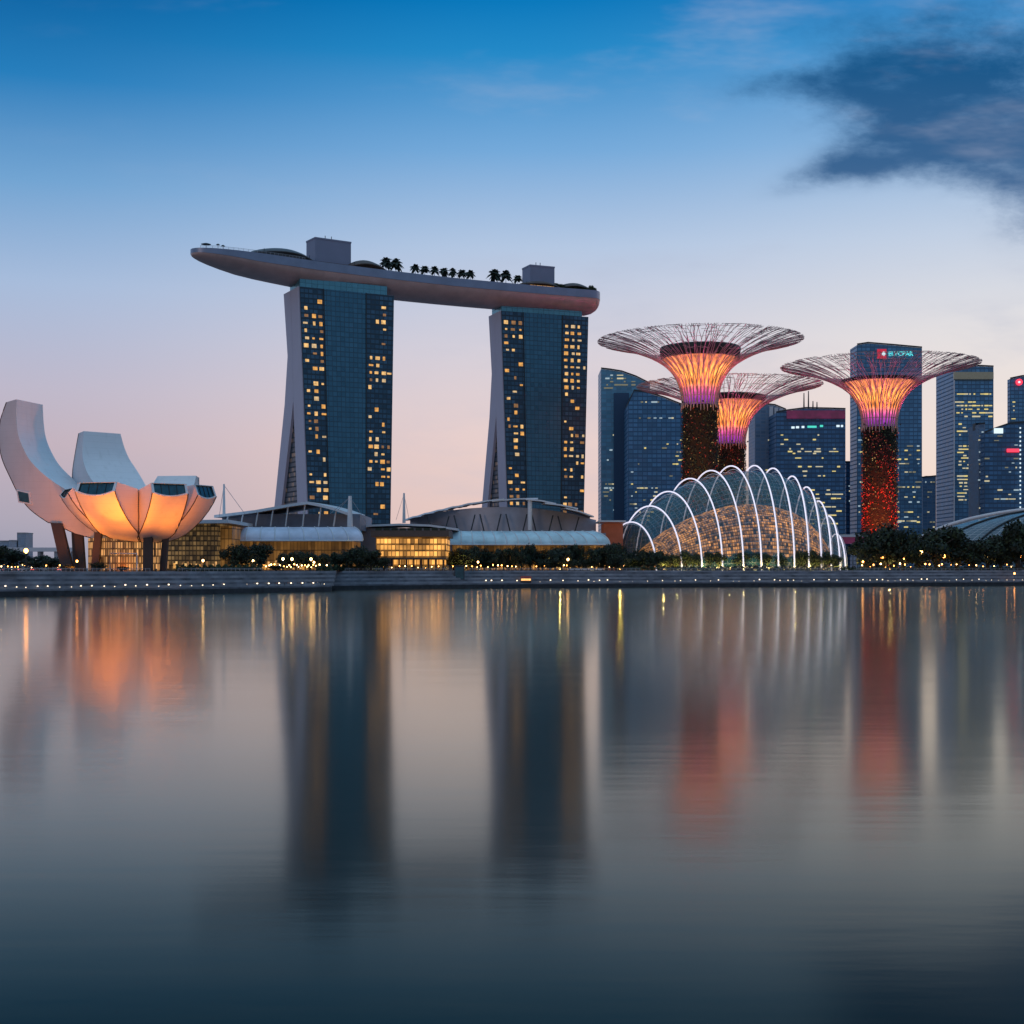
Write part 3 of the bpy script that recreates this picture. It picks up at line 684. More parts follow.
FL = [((106, 514), (109, 534, 31), 80000, 70, 'floodlight in front of the museum bowl aimed at the middle petal'),
      ((112, 526), (114, 536, 28), 26000, 34, 'small narrow floodlight aimed low at the middle of the museum bowl'),
      ((156, 520), (159, 538, 32), 46000, 66, 'floodlight in front of the museum bowl aimed right of the middle seam'),
      ((72, 528), (72, 556, 27), 36000, 70, 'floodlight under the long left petal of the museum'),
      ((40, 540), (44, 568, 26), 12000, 60, 'floodlight leftmost under the museum'),
      ((186, 536), (190, 556, 32), 16000, 70, 'floodlight under the right edge of the museum'),
      ((122, 552), (118, 572, 24), 4000, 140, 'floodlight at the foyer glass under the museum bowl')]
for (px, D), (tx, tD, tz), e, sz, lb in FL:
    spot('floodlight', (X(px, D), D, G), (X(tx, tD), tD, tz), e, (1, .22, .012), sz, .7, lb, 'floodlights under the museum')

# ------------------------------------------------------------------ shopping halls
def sheet_roof(name, parent, prof_px, D0, D1, th, mat, dz=0, z1add=0):
    """thin roof slab whose front edge follows (px,py) and runs from D0 back to D1"""
    mb = MB(); f = [at(px, py, D0) for px, py in prof_px]; k = D1 - D0
    b = [Vector((p.x, p.y + k, p.z + z1add)) for p in f]; t = Vector((0, 0, -th))
    mb.grid([f, b], 0, True); mb.grid([[p + t for p in f], [p + t for p in b]], 0, True); mb.grid([f, [p + t for p in f]], 0, False)
    mb.face([f[0], b[0], b[0] + t, f[0] + t]); mb.face([f[-1], b[-1], b[-1] + t, f[-1] + t])
    return mb.build(name, mat, parent)
def facade(name, parent, px0, px1, py0, py1, D, depth, mat, zb=None):
    a, b = at(px0, py0, D), at(px1, py1, D); z0 = b.z if zb is None else zb; z1 = a.z; mb = MB(); h = z1 - z0; L = b.x - a.x
    mb.face([(a.x, D, z0), (b.x, D, z0), (b.x, D, z1), (a.x, D, z1)], 0, [(0, .1), (L, .1), (L, h), (0, h)])
    mb.face([(a.x, D, z0), (a.x, D + depth, z0), (a.x, D + depth, z1), (a.x, D, z1)], 0, [(0, .1), (depth, .1), (depth, h), (0, h)])
    mb.face([(b.x, D, z0), (b.x, D + depth, z0), (b.x, D + depth, z1), (b.x, D, z1)], 0, [(0, .1), (depth, .1), (depth, h), (0, h)])
    mb.face([(a.x, D, z1), (b.x, D, z1), (b.x, D + depth, z1), (a.x, D + depth, z1)], 0, [(0, 0)] * 4)
    return mb.build(name, mat, parent)
def barrel(name, parent, px0, px1, pyt, pyb, D0, D1, mat, ribs, endcurve=0, panels=True):
    """quarter-barrel canopy: low lip at the front D0, high edge at D1"""
    z0, z1 = Z(pyb, D0), Z(pyt, D1); x0, x1 = X(px0, D0), X(px1, D0); N, K = 10, 40; rows = []
    for i in range(N + 1):
        a = i / N * math.pi / 2.6
        y = D0 + (D1 - D0) * (1 - math.cos(a)); z = z0 + (z1 - z0) * math.sin(a)
        rows.append([Vector((x0 + (x1 - endcurve * (1 - math.cos(a)) - x0) * j / K, y, z)) for j in range(K + 1)])
    mb = MB(); mb.grid(rows); o = mb.build(name, mat, parent)
    for j in range(0, ribs + 1):
        f = j / ribs; mb = MB()
        mb.tube([Vector((x0 + (r_[-1].x - x0) * f, r_[0].y - .1, r_[0].z + .12)) for r_ in rows], .28, 4); mb.build('rib', M['white_paint'], o)
    mb = MB(); mb.tube([r_ + Vector((0, -.2, -.1)) for r_ in (rows[0][0], rows[0][-1])], .4, 5); mb.build('edge_beam', M['white_paint'], o)
    return o
def mast(parent_label, px, py0, py1, D, r0, stays):
    a, b = at(px, py0, D), at(px, py1, D)
    o = empty('roof_mast', (b.x, b.y, b.z), parent_label, 'mast', 'masts standing on the hall roofs')
    mb = MB(); mb.tube([b, a], [r0, r0 * .55], 8); mb.build('pole', M['white_paint'], o)
    for sx, sy in stays:
        mb = MB(); mb.tube([a + Vector((0, 0, -.6)), at(sx, sy, D + 4)], .12, 4); mb.build('stay_cable', M['steel'], o)

# left hall
h = empty('shopping_hall', (X(290, 690), 690, G), 'long hall with pale blue barrel canopy between museum and golden block', 'shopping hall', 'waterfront shopping halls')
facade('shop_front', h, 222, 352, 541, 572, 697, 40, M['amber_facade'], G)
barrel('barrel_canopy', h, 231, 363, 526.5, 540.5, 688, 706, pm('canopy_blue', (.66, .68, .80), .45, .1, var=.22, scale=.09), 9, 9)
facade('upper_wall', h, 222, 360, 514, 528, 722, 60, M['blue_wall'], Z(530, 722))
rp = [(214, 515), (235, 512.5), (255, 510), (275, 506.5), (292, 503.5), (307, 501.5), (320, 504), (335, 508), (349, 513)]
sheet_roof('vaulted_roof', h, rp, 712, 790, 1.4, M['roof_white'], z1add=2)
for px in (228, 243, 258, 273, 288, 305, 321, 336):
    py = next(a[1] + (b[1] - a[1]) * (px - a[0]) / (b[0] - a[0]) for a, b in zip(rp, rp[1:]) if a[0] <= px <= b[0])
    mb = MB(); mb.tube([at(px - 2.5, 526.5, 714), at(px, py + 3, 714)], .45, 5); mb.build('roof_strut', M['white_paint'], h)
def shops(parent, px0, px1, D, z0, z1, step):
    px = px0
    while px < px1:
        wd = rnd.uniform(.45, .9) * step; zt = z0 + (z1 - z0) * rnd.uniform(.55, 1)
        if rnd.random() < .8: mb = MB(); mb.box((X(px, D), D, z0 + rnd.uniform(0, .5)), (X(px + wd, D), D + .6, zt)); mb.build('shop_window', rnd.choice([M['strip_warm'], WARM[0], WARM[1], WARM[2]]), parent)
        px += step * rnd.uniform(.8, 1.3)
shops(h, 226, 350, 695.6, G + .4, G + 5, 3.2)
h = empty('glass_pavilion', (X(190, 660), 660, G), 'dim brown gridded glass block behind the right side of the museum', 'building')
facade('glass_wall', h, 160, 217, 523, 572, 660, 50, M['brown_grid'], G)
sheet_roof('flat_roof', h, [(152, 521.5), (190, 520), (228, 519.5)], 652, 715, 1.6, M['roof_white'])
shops(h, 167, 216, 658.6, G + 1, G + 4.6, 2.6)
facade('side_wall', h, 217.5, 232, 526, 572, 668, 40, M['amber_facade'], G)

# middle block
h = empty('golden_block', (X(411, 700), 700, G), 'glowing golden glass block with dark flat roof', 'building')
facade('glass_wall', h, 376, 446, 537.5, 557.5, 698, 44, M['gold_facade'])
facade('lower_wall', h, 393, 443, 559.3, 566, 701, 36, M['gold_facade'])
mb = MB(); a, b = at(371, 530.5, 695), at(449, 536.6, 695); mb.box((a.x, 694, b.z), (b.x, 744, a.z)); mb.build('flat_roof', M['brown_roof'], h)
mb = MB(); a, b = at(376, 557.6, 697), at(446, 559.2, 697); mb.box((a.x, 696.6, b.z), (b.x, 742, a.z)); mb.build('floor_band', M['brown_roof'], h)
facade('ground_wall', h, 388, 446, 566.2, 574, 704, 30, M['brown_grid'], G)
for k in range(9):
    x = X(384 + k * 7.4, 697); mb = MB(); mb.tube([(x, 698.5, G), (x, 698.5, Z(558, 697))], .5, 6); mb.build('column', M['leg_dark'], h)
for k in range(9):                       # roof garden hedge as low planter boxes
    x = X(376 + k * 8, 700); mb = MB(); mb.box((x, 697, Z(530.4, 695)), (x + 3, 700, Z(530.4, 695) + 1.3)); mb.build('planter', M['leaf_dark'], h)
sheet_roof('pavilion_roof', h, [(352, 527), (372, 524.5), (400, 523.5), (430, 524.5), (458, 528.5)], 752, 790, 1.1, M['roof_white'])
facade('back_wall', h, 362, 452, 528, 540, 756, 30, M['blue_wall'], G)

# right hall
h = empty('shopping_hall', (X(520, 760), 760, G), 'broad hall with louvred wing roof and teal canopy below the right hotel tower', 'shopping hall', 'waterfront shopping halls')
facade('shop_front', h, 450, 606, 544.5, 572, 764, 40, M['amber_facade'], G)
barrel('barrel_canopy', h, 450, 610, 530.5, 544.5, 752, 772, M['roof_glass'], 14, 14)
shops(h, 452, 602, 762.4, G + .4, G + 4.4, 3.0)
# big convex wall below the wing roof
rows = []; K = 30
for i, (f0, zf) in enumerate(((0, 0), (.5, .5), (1, 1))):
    row = []
    for j in range(K + 1):
        f = j / K; px = 410 + 186 * f; top = 520 - 13 * math.sin(math.pi * min(1, f * 1.02 + .0)) ** .7; py = 533 + (top - 533) * zf
        D = 812 - 22 * math.sin(math.pi * f); row.append(at(px, py, D))
    rows.append(row)
mb = MB(); mb.grid(rows); mb.build('curved_wall', pm('grey_glass', (.42, .43, .50), .45, .1, var=.25, scale=.06), h)
plates = [(404, 421, 519.5, 515), (416, 434, 516, 511.5), (428, 448, 512.5, 508.5), (441, 463, 509.5, 505), (455, 481, 506.5, 501.5), (470, 504, 503.5, 498.5), (492, 538, 500.5, 497.8), (526, 556, 498.6, 503), (545, 578, 502.5, 508), (566, 594, 507.5, 516)]
for k, (a, b, y0, y1) in enumerate(plates):
    m_ = (a + b) / 2
    sheet_roof('roof_plate', h, [(a, y0), (m_, (y0 + y1) / 2 - .9), (b, y1)], 784 + k * .4 - (k > 6) * k, 860, .8, M['roof_white'], z1add=3)
mb = MB(); mb.tube([at(530, 530, 782), at(530, 499.5, 782)], 1.3, 10); mb.build('roof_column', M['white_paint'], h)
for k in range(12):
    px = 432 + k * 13; mb = MB(); mb.tube([at(px, 531, 783), at(px + (4 if k % 2 else -4), 519 - 5 * math.sin(math.pi * (px - 410) / 186), 786)], .4, 5); mb.build('brace', M['dark_steel'], h)
facade('back_hall', h, 415, 590, 516, 536, 822, 35, M['blue_wall'], G)
h = empty('brick_annex', (X(614, 800), 800, G), 'low red lit brick annex between the right hall and the glass dome', 'building')
facade('brick_wall', h, 604, 623, 523.5, 560, 805, 25, M['brick_lit'], G)
mb = MB(); a, b = at(599, 520.5, 802), at(626, 522.0, 802); mb.box((a.x, 800, b.z), (b.x, 834, a.z)); mb.build('roof_slab', M['white_paint'], h)
facade('lower_block', h, 590, 606, 533, 560, 800, 20, M['blue_wall'], G)
mast('slim roof mast beside the museum with two stay cables', 224, 484, 516, 705, .8, [(219, 518), (245, 514)])
mast('stout white mast in front of the left hotel tower', 350, 496, 528, 702, 1.5, [(338, 510), (367, 523), (330, 514)])
mast('slim pointed mast between the two hotel towers', 404, 493, 523, 750, .9, [(396, 520), (409, 519)])

# ------------------------------------------------------------------ conservatory dome
AB = [656.5, 682, 702, 722.5, 743.5, 761.5, 778.5, 794.5, 809, 821.5, 831.5, 840, 845.5]
AP = [631, 649.5, 667.5, 689, 710, 730, 753.5, 772, 791.5, 806, 818, 828, 836]
AY = [522, 506, 491.5, 478.5, 470.5, 466, 465.6, 468.3, 476.2, 487, 501, 516, 534]
dome = empty('glass_conservatory', (X(740, 800), 800, G), 'rounded glass conservatory with white floodlit arched ribs', 'conservatory')
FD = [800, 796, 793, 791, 790, 790, 790, 791, 792, 793, 794, 795, 797]
HD = [14, 20, 26, 31, 34, 36, 37, 36, 33, 29, 24, 18, 12]
arcs = []
for k in range(13):
    f = Vector((X(AB[k], FD[k]), FD[k])); Dp = FD[k] + HD[k]; p = Vector((X(AP[k], Dp), Dp)); h_ = Z(AY[k], Dp) - G
    arcs.append((f, p, h_))
def arcpt(a, ph, s_=1.0, hs=1.0):
    f, p, h_ = a; q = p + (f - p) * math.cos(ph) * s_
    return Vector((q.x, q.y, G + h_ * hs * math.sin(ph)))
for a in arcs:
    mb = MB(); mb.tube([arcpt(a, math.pi * k / 36) for k in range(37)], .42, 6); mb.build('arch_rib', M['arch_glow_white'], dome)
    mb = MB(); mb.tube([arcpt(a, math.pi * k / 36, .955, .965) + Vector((1.3, 0, 0)) for k in range(37)], .2, 4); mb.build('inner_rib', M['white_paint'], dome)
def loft(arcl, s_, hs, n=24, sub=4):
    rows, uvs = [], []; L = 0
    for i in range(len(arcl) - 1):
        for q in range(sub if i < len(arcl) - 2 else sub + 1):
            t = q / sub; f = arcl[i][0].lerp(arcl[i + 1][0], t); p = arcl[i][1].lerp(arcl[i + 1][1], t); h_ = arcl[i][2] + (arcl[i + 1][2] - arcl[i][2]) * t
            rows.append([arcpt((f, p, h_), math.pi * k / n, s_, hs) for k in range(n + 1)])
            uvs.append([(L, k / n * 90) for k in range(n + 1)]); L += 9.6 / sub
    return rows, uvs
rows, uvs = loft(arcs, .95, .95)
mb = MB(); mb.grid(rows, 0, True, uvs)
for r_, u_ in ((rows[0], 0), (rows[-1], 200)): mb.face(r_, 0, [(q.y - 790, q.z) for q in r_])
mb.build('glass_shell', M['dome_glass'], dome)
ins = []
for k, (f, p, h_) in enumerate(arcs[1:-1]):
    e = math.sin(math.pi * (k + .9) / 11.6); ins.append((p + (f - p) * .55, p, min(h_ * .84, 3 + 36 * e ** .8)))
rows, uvs = loft(ins, .98, 1.0)
mb = MB(); mb.grid(rows, 0, True, uvs); mb.build('inner_gallery', M['inner_lattice'], dome)
mb = MB(); pts = [arcpt(a, .02) for a in arcs]; mb.tube([q + Vector((0, .4, .4)) for q in pts], .5, 5); mb.build('plinth', M['concrete'], dome)

# low shell dome on the right
cd = empty('shell_dome', (X(1080, 1050), 1050, G), 'low pale glass shell dome behind the trees at the right edge', 'conservatory')
cx, cy, rx, ry, hz_ = X(1080, 1060), 1060.0, 140.0, 60.0, 47.0
rows, uvs = [], []
for i in range(13):
    ph = math.pi / 2 * i / 12; rows.append([Vector((cx + rx * math.cos(ph) * math.cos(a), cy + ry * math.cos(ph) * math.sin(a), G + hz_ * math.sin(ph))) for a in [math.pi + math.pi * j / 40 for j in range(41)]])
    uvs.append([(j * 6, i * 7) for j in range(41)])
mb = MB(); mb.grid(rows, 0, True, uvs); mb.build('glass_shell', M['cloud_glass'], cd)
mb = MB(); mb.tube([Vector((cx + rx * 1.01 * math.cos(a), cy - 2, G + hz_ * 1.015 * math.sin(a))) for a in [math.pi * j / 48 for j in range(49)]], 1.5, 6); mb.build('edge_rim', M['white_paint'], cd)
for j in (6, 10, 14, 18, 22, 26):
    mb = MB(); mb.tube([r_[j] + Vector((0, -.5, .3)) for r_ in rows], .7, 5); mb.build('rib', M['dark_steel'], cd)
wk = empty('lit_walkway', (X(858, 900), 900, G), 'short magenta lit raised walkway right of the glass conservatory', 'walkway')
mb = MB(); a, b = at(838, 534.5, 900), at(880, 537, 900); mb.box((a.x, 899, b.z), (b.x, 906, a.z)); mb.build('deck', M['white_shell_dim'], wk)
mb = MB(); mb.box((a.x, 899.5, b.z - 4.2), (b.x, 905, b.z - .02)); mb.build('lit_soffit', M['magenta_strip'], wk)
for k in range(4):
    x = a.x + 3 + k * 7; mb = MB(); mb.tube([(x, 902, G), (x, 902, b.z - 4.2)], .5, 6); mb.build('pier', M['concrete'], wk)

# ------------------------------------------------------------------ supertrees
PROF = [(0, 11.6, 0), (.08, 11.9, 5), (.16, 12.8, 10), (.26, 15.2, 17), (.36, 19.5, 23.5), (.46, 26, 29), (.58, 35.5, 34), (.7, 45.5, 37.8), (.82, 55.5, 40.6), (.92, 63, 42.3), (1, 68, 43.2)]
def prof(s_):
    for (a, r0, z0), (b, r1, z1) in zip(PROF, PROF[1:]):
        if a <= s_ <= b: f = (s_ - a) / (b - a); return r0 + (r1 - r0) * f, z0 + (z1 - z0) * f
    return PROF[-1][1:]
def ppt(s_, th): r_, z = prof(s_); return Vector((r_ * math.cos(th), r_ * math.sin(th), z))
def supertree(label, px, D, zr, seed, redness, ringh=1.0):
    r_ = random.Random(seed); zn = zr - 43.2; root = empty('supertree', (X(px, D), D, G), label, 'supertree', 'giant steel supertrees')
    hN = zn - G
    ORG[root] = Vector((0, 0, 0))       # parts below are modelled round the trunk axis
    mb = MB(); mb.lathe([(12.4, 0), (11.4, hN * .5), (11.3, hN - .5), (11.8, hN)], 32); mb.build('trunk', M['trunk_core'], root)
    # planted skin: leaf tufts all round the trunk
    mb = MB()
    for k in range(5200):
        th = r_.uniform(0, 6.283); z = r_.uniform(0, hN); rr = 11.6 + r_.uniform(0, .9); s_ = r_.uniform(.45, 1.0)
        c = Vector((rr * math.cos(th), rr * math.sin(th), z)); e = Vector((r_.uniform(-1, 1), r_.uniform(-1, 1), r_.uniform(-1, 1))).normalized(); o_ = Vector((math.cos(th), math.sin(th), .3))
        f = e.cross(o_).normalized()
        q = r_.random()
        patch = math.sin(th * 3 + z * .09 + seed) + math.sin(z * .17 + th * 2)
        mi = (1 if patch > .2 and q < .6 else 2 if patch < .3 and q < .45 * redness else 3 if q < .1 else 0)
        mb.face([c - e * s_, c + f * s_ * .5, c + e * s_, c - f * s_ * .5 + o_ * .2], mi)
    mb.build('planted_skin', [M['leaf_dark'], M['leaf_mid'], pm('red_lit_leaf%d' % seed, (.32, .04, .03), .6, var=.4), pm('speckle_orange%d' % seed, (.45, .2, .05), .6, var=.4)], root)  # red and orange speckle of light on the planting put into leaf colours
    for nm, mat, n_, zf in (('gold_lights', 'fairy_gold', 80, 1), ('red_lights', 'fairy_red', int(70 * redness), .7)):
        mb = MB()
        for k in range(n_):
            th = r_.uniform(3.3, 6.1); z = r_.uniform(.02, 1) ** (1 if zf == 1 else 1.5) * hN; c = Vector((12.9 * math.cos(th), 12.9 * math.sin(th), z)); s_ = r_.uniform(.12, .3)
            mb.lathe([(.01, z - s_ * 1.6), (s_, z), (.01, z + s_ * 1.6)], 5, (c.x, c.y))
        mb.build(nm, M[mat], root, kind='stuff')
    # glowing funnel, its own origin at the neck so the shading follows height
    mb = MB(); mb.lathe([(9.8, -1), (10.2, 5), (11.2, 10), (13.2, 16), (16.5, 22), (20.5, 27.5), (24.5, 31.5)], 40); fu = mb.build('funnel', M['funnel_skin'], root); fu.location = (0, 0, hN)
    mb = MB(); mb.lathe([(25.0, 31), (26.2, 31 + 2 * ringh), (26.9, 31 + 6.6 * ringh), (26.2, 31 + 7.6 * ringh), (24, 31 + 6.6 * ringh), (23.5, 31.4), (25.0, 31)], 40); ri = mb.build('planter_ring', M['ring_green'], root); ri.location = (0, 0, hN)
    mb = MB()
    for z in (1, 6):
        rr = prof(.02 + z / 60)[0] + .2; mb.tube([(rr * math.cos(6.2832 * j / 32), rr * math.sin(6.2832 * j / 32), z) for j in range(33)], .22, 4)
    nr = mb.build('neck_hoops', M['branch_steel'], root); nr.location = (0, 0, hN)
    NB = 34
    for i in range(NB):
        th = 6.2832 * i / NB + r_.uniform(-.02, .02); mb = MB(); d0 = 6.2832 / NB
        def rod(s0, t0, s1, t1, ra):
            n_ = 3 if s1 - s0 > .12 else 2
            mb.tube([ppt(s0 + (s1 - s0) * k / n_, t0 + (t1 - t0) * k / n_) for k in range(n_ + 1)], ra, 4, cap=False)
        def grow(s0, t0, lvl, spread):
            cuts = [.34, .5, .64, .78, .9, 1.0]
            if lvl >= len(cuts): return
            s1 = min(1.0, cuts[lvl] + r_.uniform(-.035, .035)) if lvl < 5 else r_.uniform(.95, 1.03)
            s1 = max(s0 + .05, min(1, s1))
            ra = (.34, .25, .20, .17, .15, .14)[lvl]
            if lvl in (0, 1, 3) or (lvl == 5 and r_.random() < .6):
                for sg in (1, -1):
                    t1 = t0 + sg * spread * r_.uniform(1.0, 1.9); rod(s0, t0, s1, t1, ra); grow(s1, t1, lvl + 1, spread * (.55 if lvl < 3 else .7))
            else:
                t1 = t0 + r_.choice((1, -1)) * spread * r_.uniform(1.0, 2.2); rod(s0, t0, s1, t1, ra); grow(s1, t1, lvl + 1, spread)
        mb.tube([(12.5 * math.cos(th), 12.5 * math.sin(th), -r_.uniform(2, 5)), (12.3 * math.cos(th), 12.3 * math.sin(th), -1), ppt(.02, th)], [.2, .5, .5], 5); rod(0, th, .18, th, .52)
        grow(.18, th, 0, d0 * .27)
        # cross ties to the neighbour
        for s_ in (.4, .48, .56, .64, .72, .79, .86, .92, .97):
            ta = th + r_.uniform(-.3, .3) * d0; rod(s_, ta, min(1, s_ + r_.uniform(.01, .05)), ta + d0 * r_.uniform(.6, 1.3) * r_.choice((1, -1)), .125)
        b_ = mb.build('branch', M['branch_steel'], root); b_.location = (0, 0, hN)
    for k in range(6):
        a = 6.2832 * (k + .5) / 6; q = Vector((14.5 * math.cos(a), 14.5 * math.sin(a), hN + 1.5))
        mb = MB(); mb.tube([q - Vector((0, 0, .5)), q + Vector((0, 0, .5))], [.4, .6], 8); mb.tube([(q.x * .82, q.y * .82, q.z - .3), (q.x, q.y, q.z - .3)], .15, 4); sp_ = mb.build('uplight', M['dark_steel'], root)
        ld = bpy.data.lights.new('uplight', 'SPOT'); ld.energy = 26000; ld.color = (1, .12, .45); ld.spot_size = R(84); ld.spot_blend = .9; ld.shadow_soft_size = .5
        lo = bpy.data.objects.new('uplight_glow', ld); col.objects.link(lo); lo.parent = sp_; lo.location = q + Vector((0, 0, .8)); lo.rotation_euler = Vector((math.cos(a), math.sin(a), 1.9)).to_track_quat('-Z', 'Y').to_euler()
    return root
supertree('tallest supertree with wide wire canopy behind the glass conservatory', 700, 930, 161, 1, .5, 1.0)
supertree('supertree half hidden behind the tallest one', 729, 1030, 144, 2, .7, .6)
supertree('supertree with red lit trunk standing right of the glass conservatory', 879.5, 975, 151, 3, 1.6, .3)
for px, D, tD, tz, e, cc, lb in ((868, 915, 968, 52, 420000, (1, .12, .03), 'red floodlight left at the foot of the rightmost supertree'), (891, 915, 968, 52, 420000, (1, .12, .03), 'red floodlight right at the foot of the rightmost supertree'), (700, 874, 922, 80, 420000, (1, .30, .06), 'amber floodlight at the foot of the tallest supertree'), (745, 985, 1022, 75, 300000, (1, .20, .05), 'red floodlight at the foot of the half hidden supertree')):
    spot('floodlight', (X(px, D), D, G), (X({868: 877, 891: 882, 700: 700, 745: 731}[px], tD), tD, tz), e, cc, 44, .9, lb, 'coloured floodlights under the supertrees')

# ------------------------------------------------------------------ city towers
UNIT = MB(); UNIT.box((-.5, -.5, -.5), (.5, .5, .5))
WIN = {}
def winmesh(mat):
    if mat.name not in WIN:
        o = UNIT.build('lit_window', mat); WIN[mat.name] = o.data; bpy.data.objects.remove(o)
    return WIN[mat.name]
def win(parent, px, py, wpx, hpx, D, mat, name='lit_window'):
    o = bpy.data.objects.new(name, winmesh(mat)); col.objects.link(o); o.parent = parent
    o.location = at(px, py, D - .3) - ORG[parent]; o.scale = (wpx / F * D, .8, hpx / F * D)
    return o
def city(label, outline, D, depth, mat, wins, seed, name='office_tower', wmats=None, roofs=True):
    """outline: roofline (px,py) left to right on the front plane D"""
    r_ = random.Random(seed); root = empty(name, (X(outline[0][0], D), D, G), label, 'office tower', 'office towers on the skyline')
    P0 = [at(px, py, D) for px, py in outline]; zb = G
    mb = MB(); dv = Vector((0, depth, 0)); x0 = P0[0].x
    for a, b in zip(P0, P0[1:]):
        mb.face([(a.x, D, zb), (b.x, D, zb), b, a], 0, [(a.x - x0, 0), (b.x - x0, 0), (b.x - x0, b.z - zb), (a.x - x0, a.z - zb)])
        mb.face([(a.x, D + depth, zb), (b.x, D + depth, zb), b + dv, a + dv], 0, [(0, 0)] * 4)
        mb.face([a, b, b + dv, a + dv], 1)
    for e in (P0[0], P0[-1]):
        mb.face([(e.x, D, zb), (e.x, D + depth, zb), e + dv, e], 0, [(0, 0), (depth, 0), (depth, e.z - zb), (0, e.z - zb)])
    mb.build('facade', [mat, M['dark_roof']], root)
    n = 0
    for (a, b, y0, y1, dens, step, ww) in wins:
        y = y0
        while y <= y1:
            x = a
            while x <= b and n < 96:
                inside = outline[0][0] + ww * .8 < x < outline[-1][0] - ww * .8 and all(y > (a_[1] + (b_[1] - a_[1]) * (x - a_[0]) / (b_[0] - a_[0])) + 3.2 for a_, b_ in zip(outline, outline[1:]) if a_[0] - 3 <= x <= b_[0] + 3)
                if r_.random() < dens and inside:
                    win(root, x + r_.uniform(-.2, .2), y, ww * r_.choice((.5, .8, 1.0, 1.3, 2.0)), r_.uniform(.8, 1.5), D, r_.choice(wmats or OFFW)); n += 1
                x += ww * 1.35
            y += step
    mb = MB()          # parapet just above the roofline
    mb.grid([[p + Vector((0, -.4, 0)) for p in P0], [p + Vector((0, -.4, 1.6)) for p in P0], [p + Vector((0, 1.2, 1.6)) for p in P0]], 0, False); mb.build('parapet', M['dark_steel'], root)
    for q in range(2):
        a = P0[0].lerp(P0[-1], r_.uniform(.2, .8)); mb = MB(); mb.box((a.x - 4, D + depth * .3, a.z - 5), (a.x + 4, D + depth * .3 + 8, a.z + 2.0)); mb.build('plant_room', M['dark_roof'], root)
    return root
COOL = [OFFW[3], OFFW[1], OFFW[2]]
t = city('teal glass tower with curved sloping roof next to the right hotel tower', [(601, 369), (610, 370), (622, 372), (636, 377), (650, 384)], 1380, 45, M['office_teal'], [(603, 648, 372, 390, .55, 3.2, 3.2), (602, 626, 420, 520, .06, 5, 2.2), (602, 616, 480, 500, .4, 4, 3)], 1, wmats=COOL)
mb = MB(); a, b = at(614, 393, 1376), at(629, 545, 1376); mb.box((a.x, 1375, G), (b.x, 1379.6, a.z)); mb.build('dark_bay', M['office_navy'], t)
city('broad blue tower with gently sloping roof behind the tallest supertree', [(628, 405), (634, 391), (648, 393), (664, 398), (684, 406)], 1330, 45, M['office_blue'], [(634, 682, 402, 404, .7, 4, 3), (640, 682, 418, 418, .5, 4, 2.2), (632, 682, 440, 520, .07, 4, 2.4), (632, 660, 484, 520, .2, 4, 3)], 2, wmats=OFFW)
t = city('slim pale tower with rounded top left of the green signed tower', [(755, 413), (760, 407), (766, 404.5), (775, 405.5), (786, 410)], 1460, 40, M['office_pale'], [(756, 780, 440, 500, .08, 5, 2)], 3)
mb = MB()
for k, px in enumerate((769.5, 774.5, 779.5)): a, b = at(px, 406.5 + k, 1457), at(px + 3.6, 418, 1457); mb.box((a.x, 1456.6, b.z), (b.x, 1459.4, a.z))
mb.build('crown_panels', M['white_shell_dim'], t)
t = city('dark blue tower with magenta lit crown and green sign lights', [(776, 413), (786, 411), (806, 408.5), (830, 409), (845.5, 409.5)], 1420, 60, M['office_navy'], [(778, 842, 435, 470, .12, 4.6, 3), (790, 843, 451.5, 452, .5, 4, 3.4), (795, 843, 462, 480, .35, 4.6, 3.6), (812, 843, 490, 524, .6, 4.2, 4)], 4, wmats=OFFW[:2])
mb = MB(); a, b = at(787, 410.5, 1417), at(845, 418.5, 1417); mb.box((a.x, 1416.4, b.z), (b.x, 1418.8, a.z)); mb.build('lit_crown', M['magenta_strip'], t)
for k, (px, ww, m_) in enumerate(((793, 3, 'white_sign'), (797.5, 3, 'white_sign'), (803, 2.5, 'white_sign'), (812, 9, 'green_sign'), (821.5, 3, 'green_sign'), (838, 3, 'white_sign'), (842, 2, 'white_sign'))): win(t, px, 427.5 - k * .25 if k < 4 else 426, ww, 2, 1420, M[m_], 'sign_light')
for px, top in ((804, 393), (808.5, 391), (813, 401), (817, 402)):
    mb = MB(); mb.tube([at(px, 410, 1440), at(px, top, 1440)], [.9, .5], 5); mb.build('antenna', M['dark_steel'], t)
city('narrow low tower between the green signed and the cyan signed tower', [(846, 463), (855.5, 461.5)], 1540, 30, M['office_navy'], [(847, 855, 466, 530, .3, 5, 2)], 5)
t = city('tall tower with cyan lettering behind the rightmost supertree', [(857, 345), (868, 343.3), (895, 345.5), (922, 348)], 1460, 30, M['office_blue'], [(898, 920, 446, 470, .3, 4.4, 3), (898, 920, 472, 530, .3, 5, 3), (899, 918, 487, 489, .8, 5, 3.5), (899, 915, 521, 523, .9, 5, 3.5), (857, 862, 380, 520, .25, 6, 1.6)], 6)
sg = empty('rooftop_sign', at(902, 353.5, 1457), 'cyan lettered sign with red patch on the tall tower', 'sign', 'lit signs on the skyline')
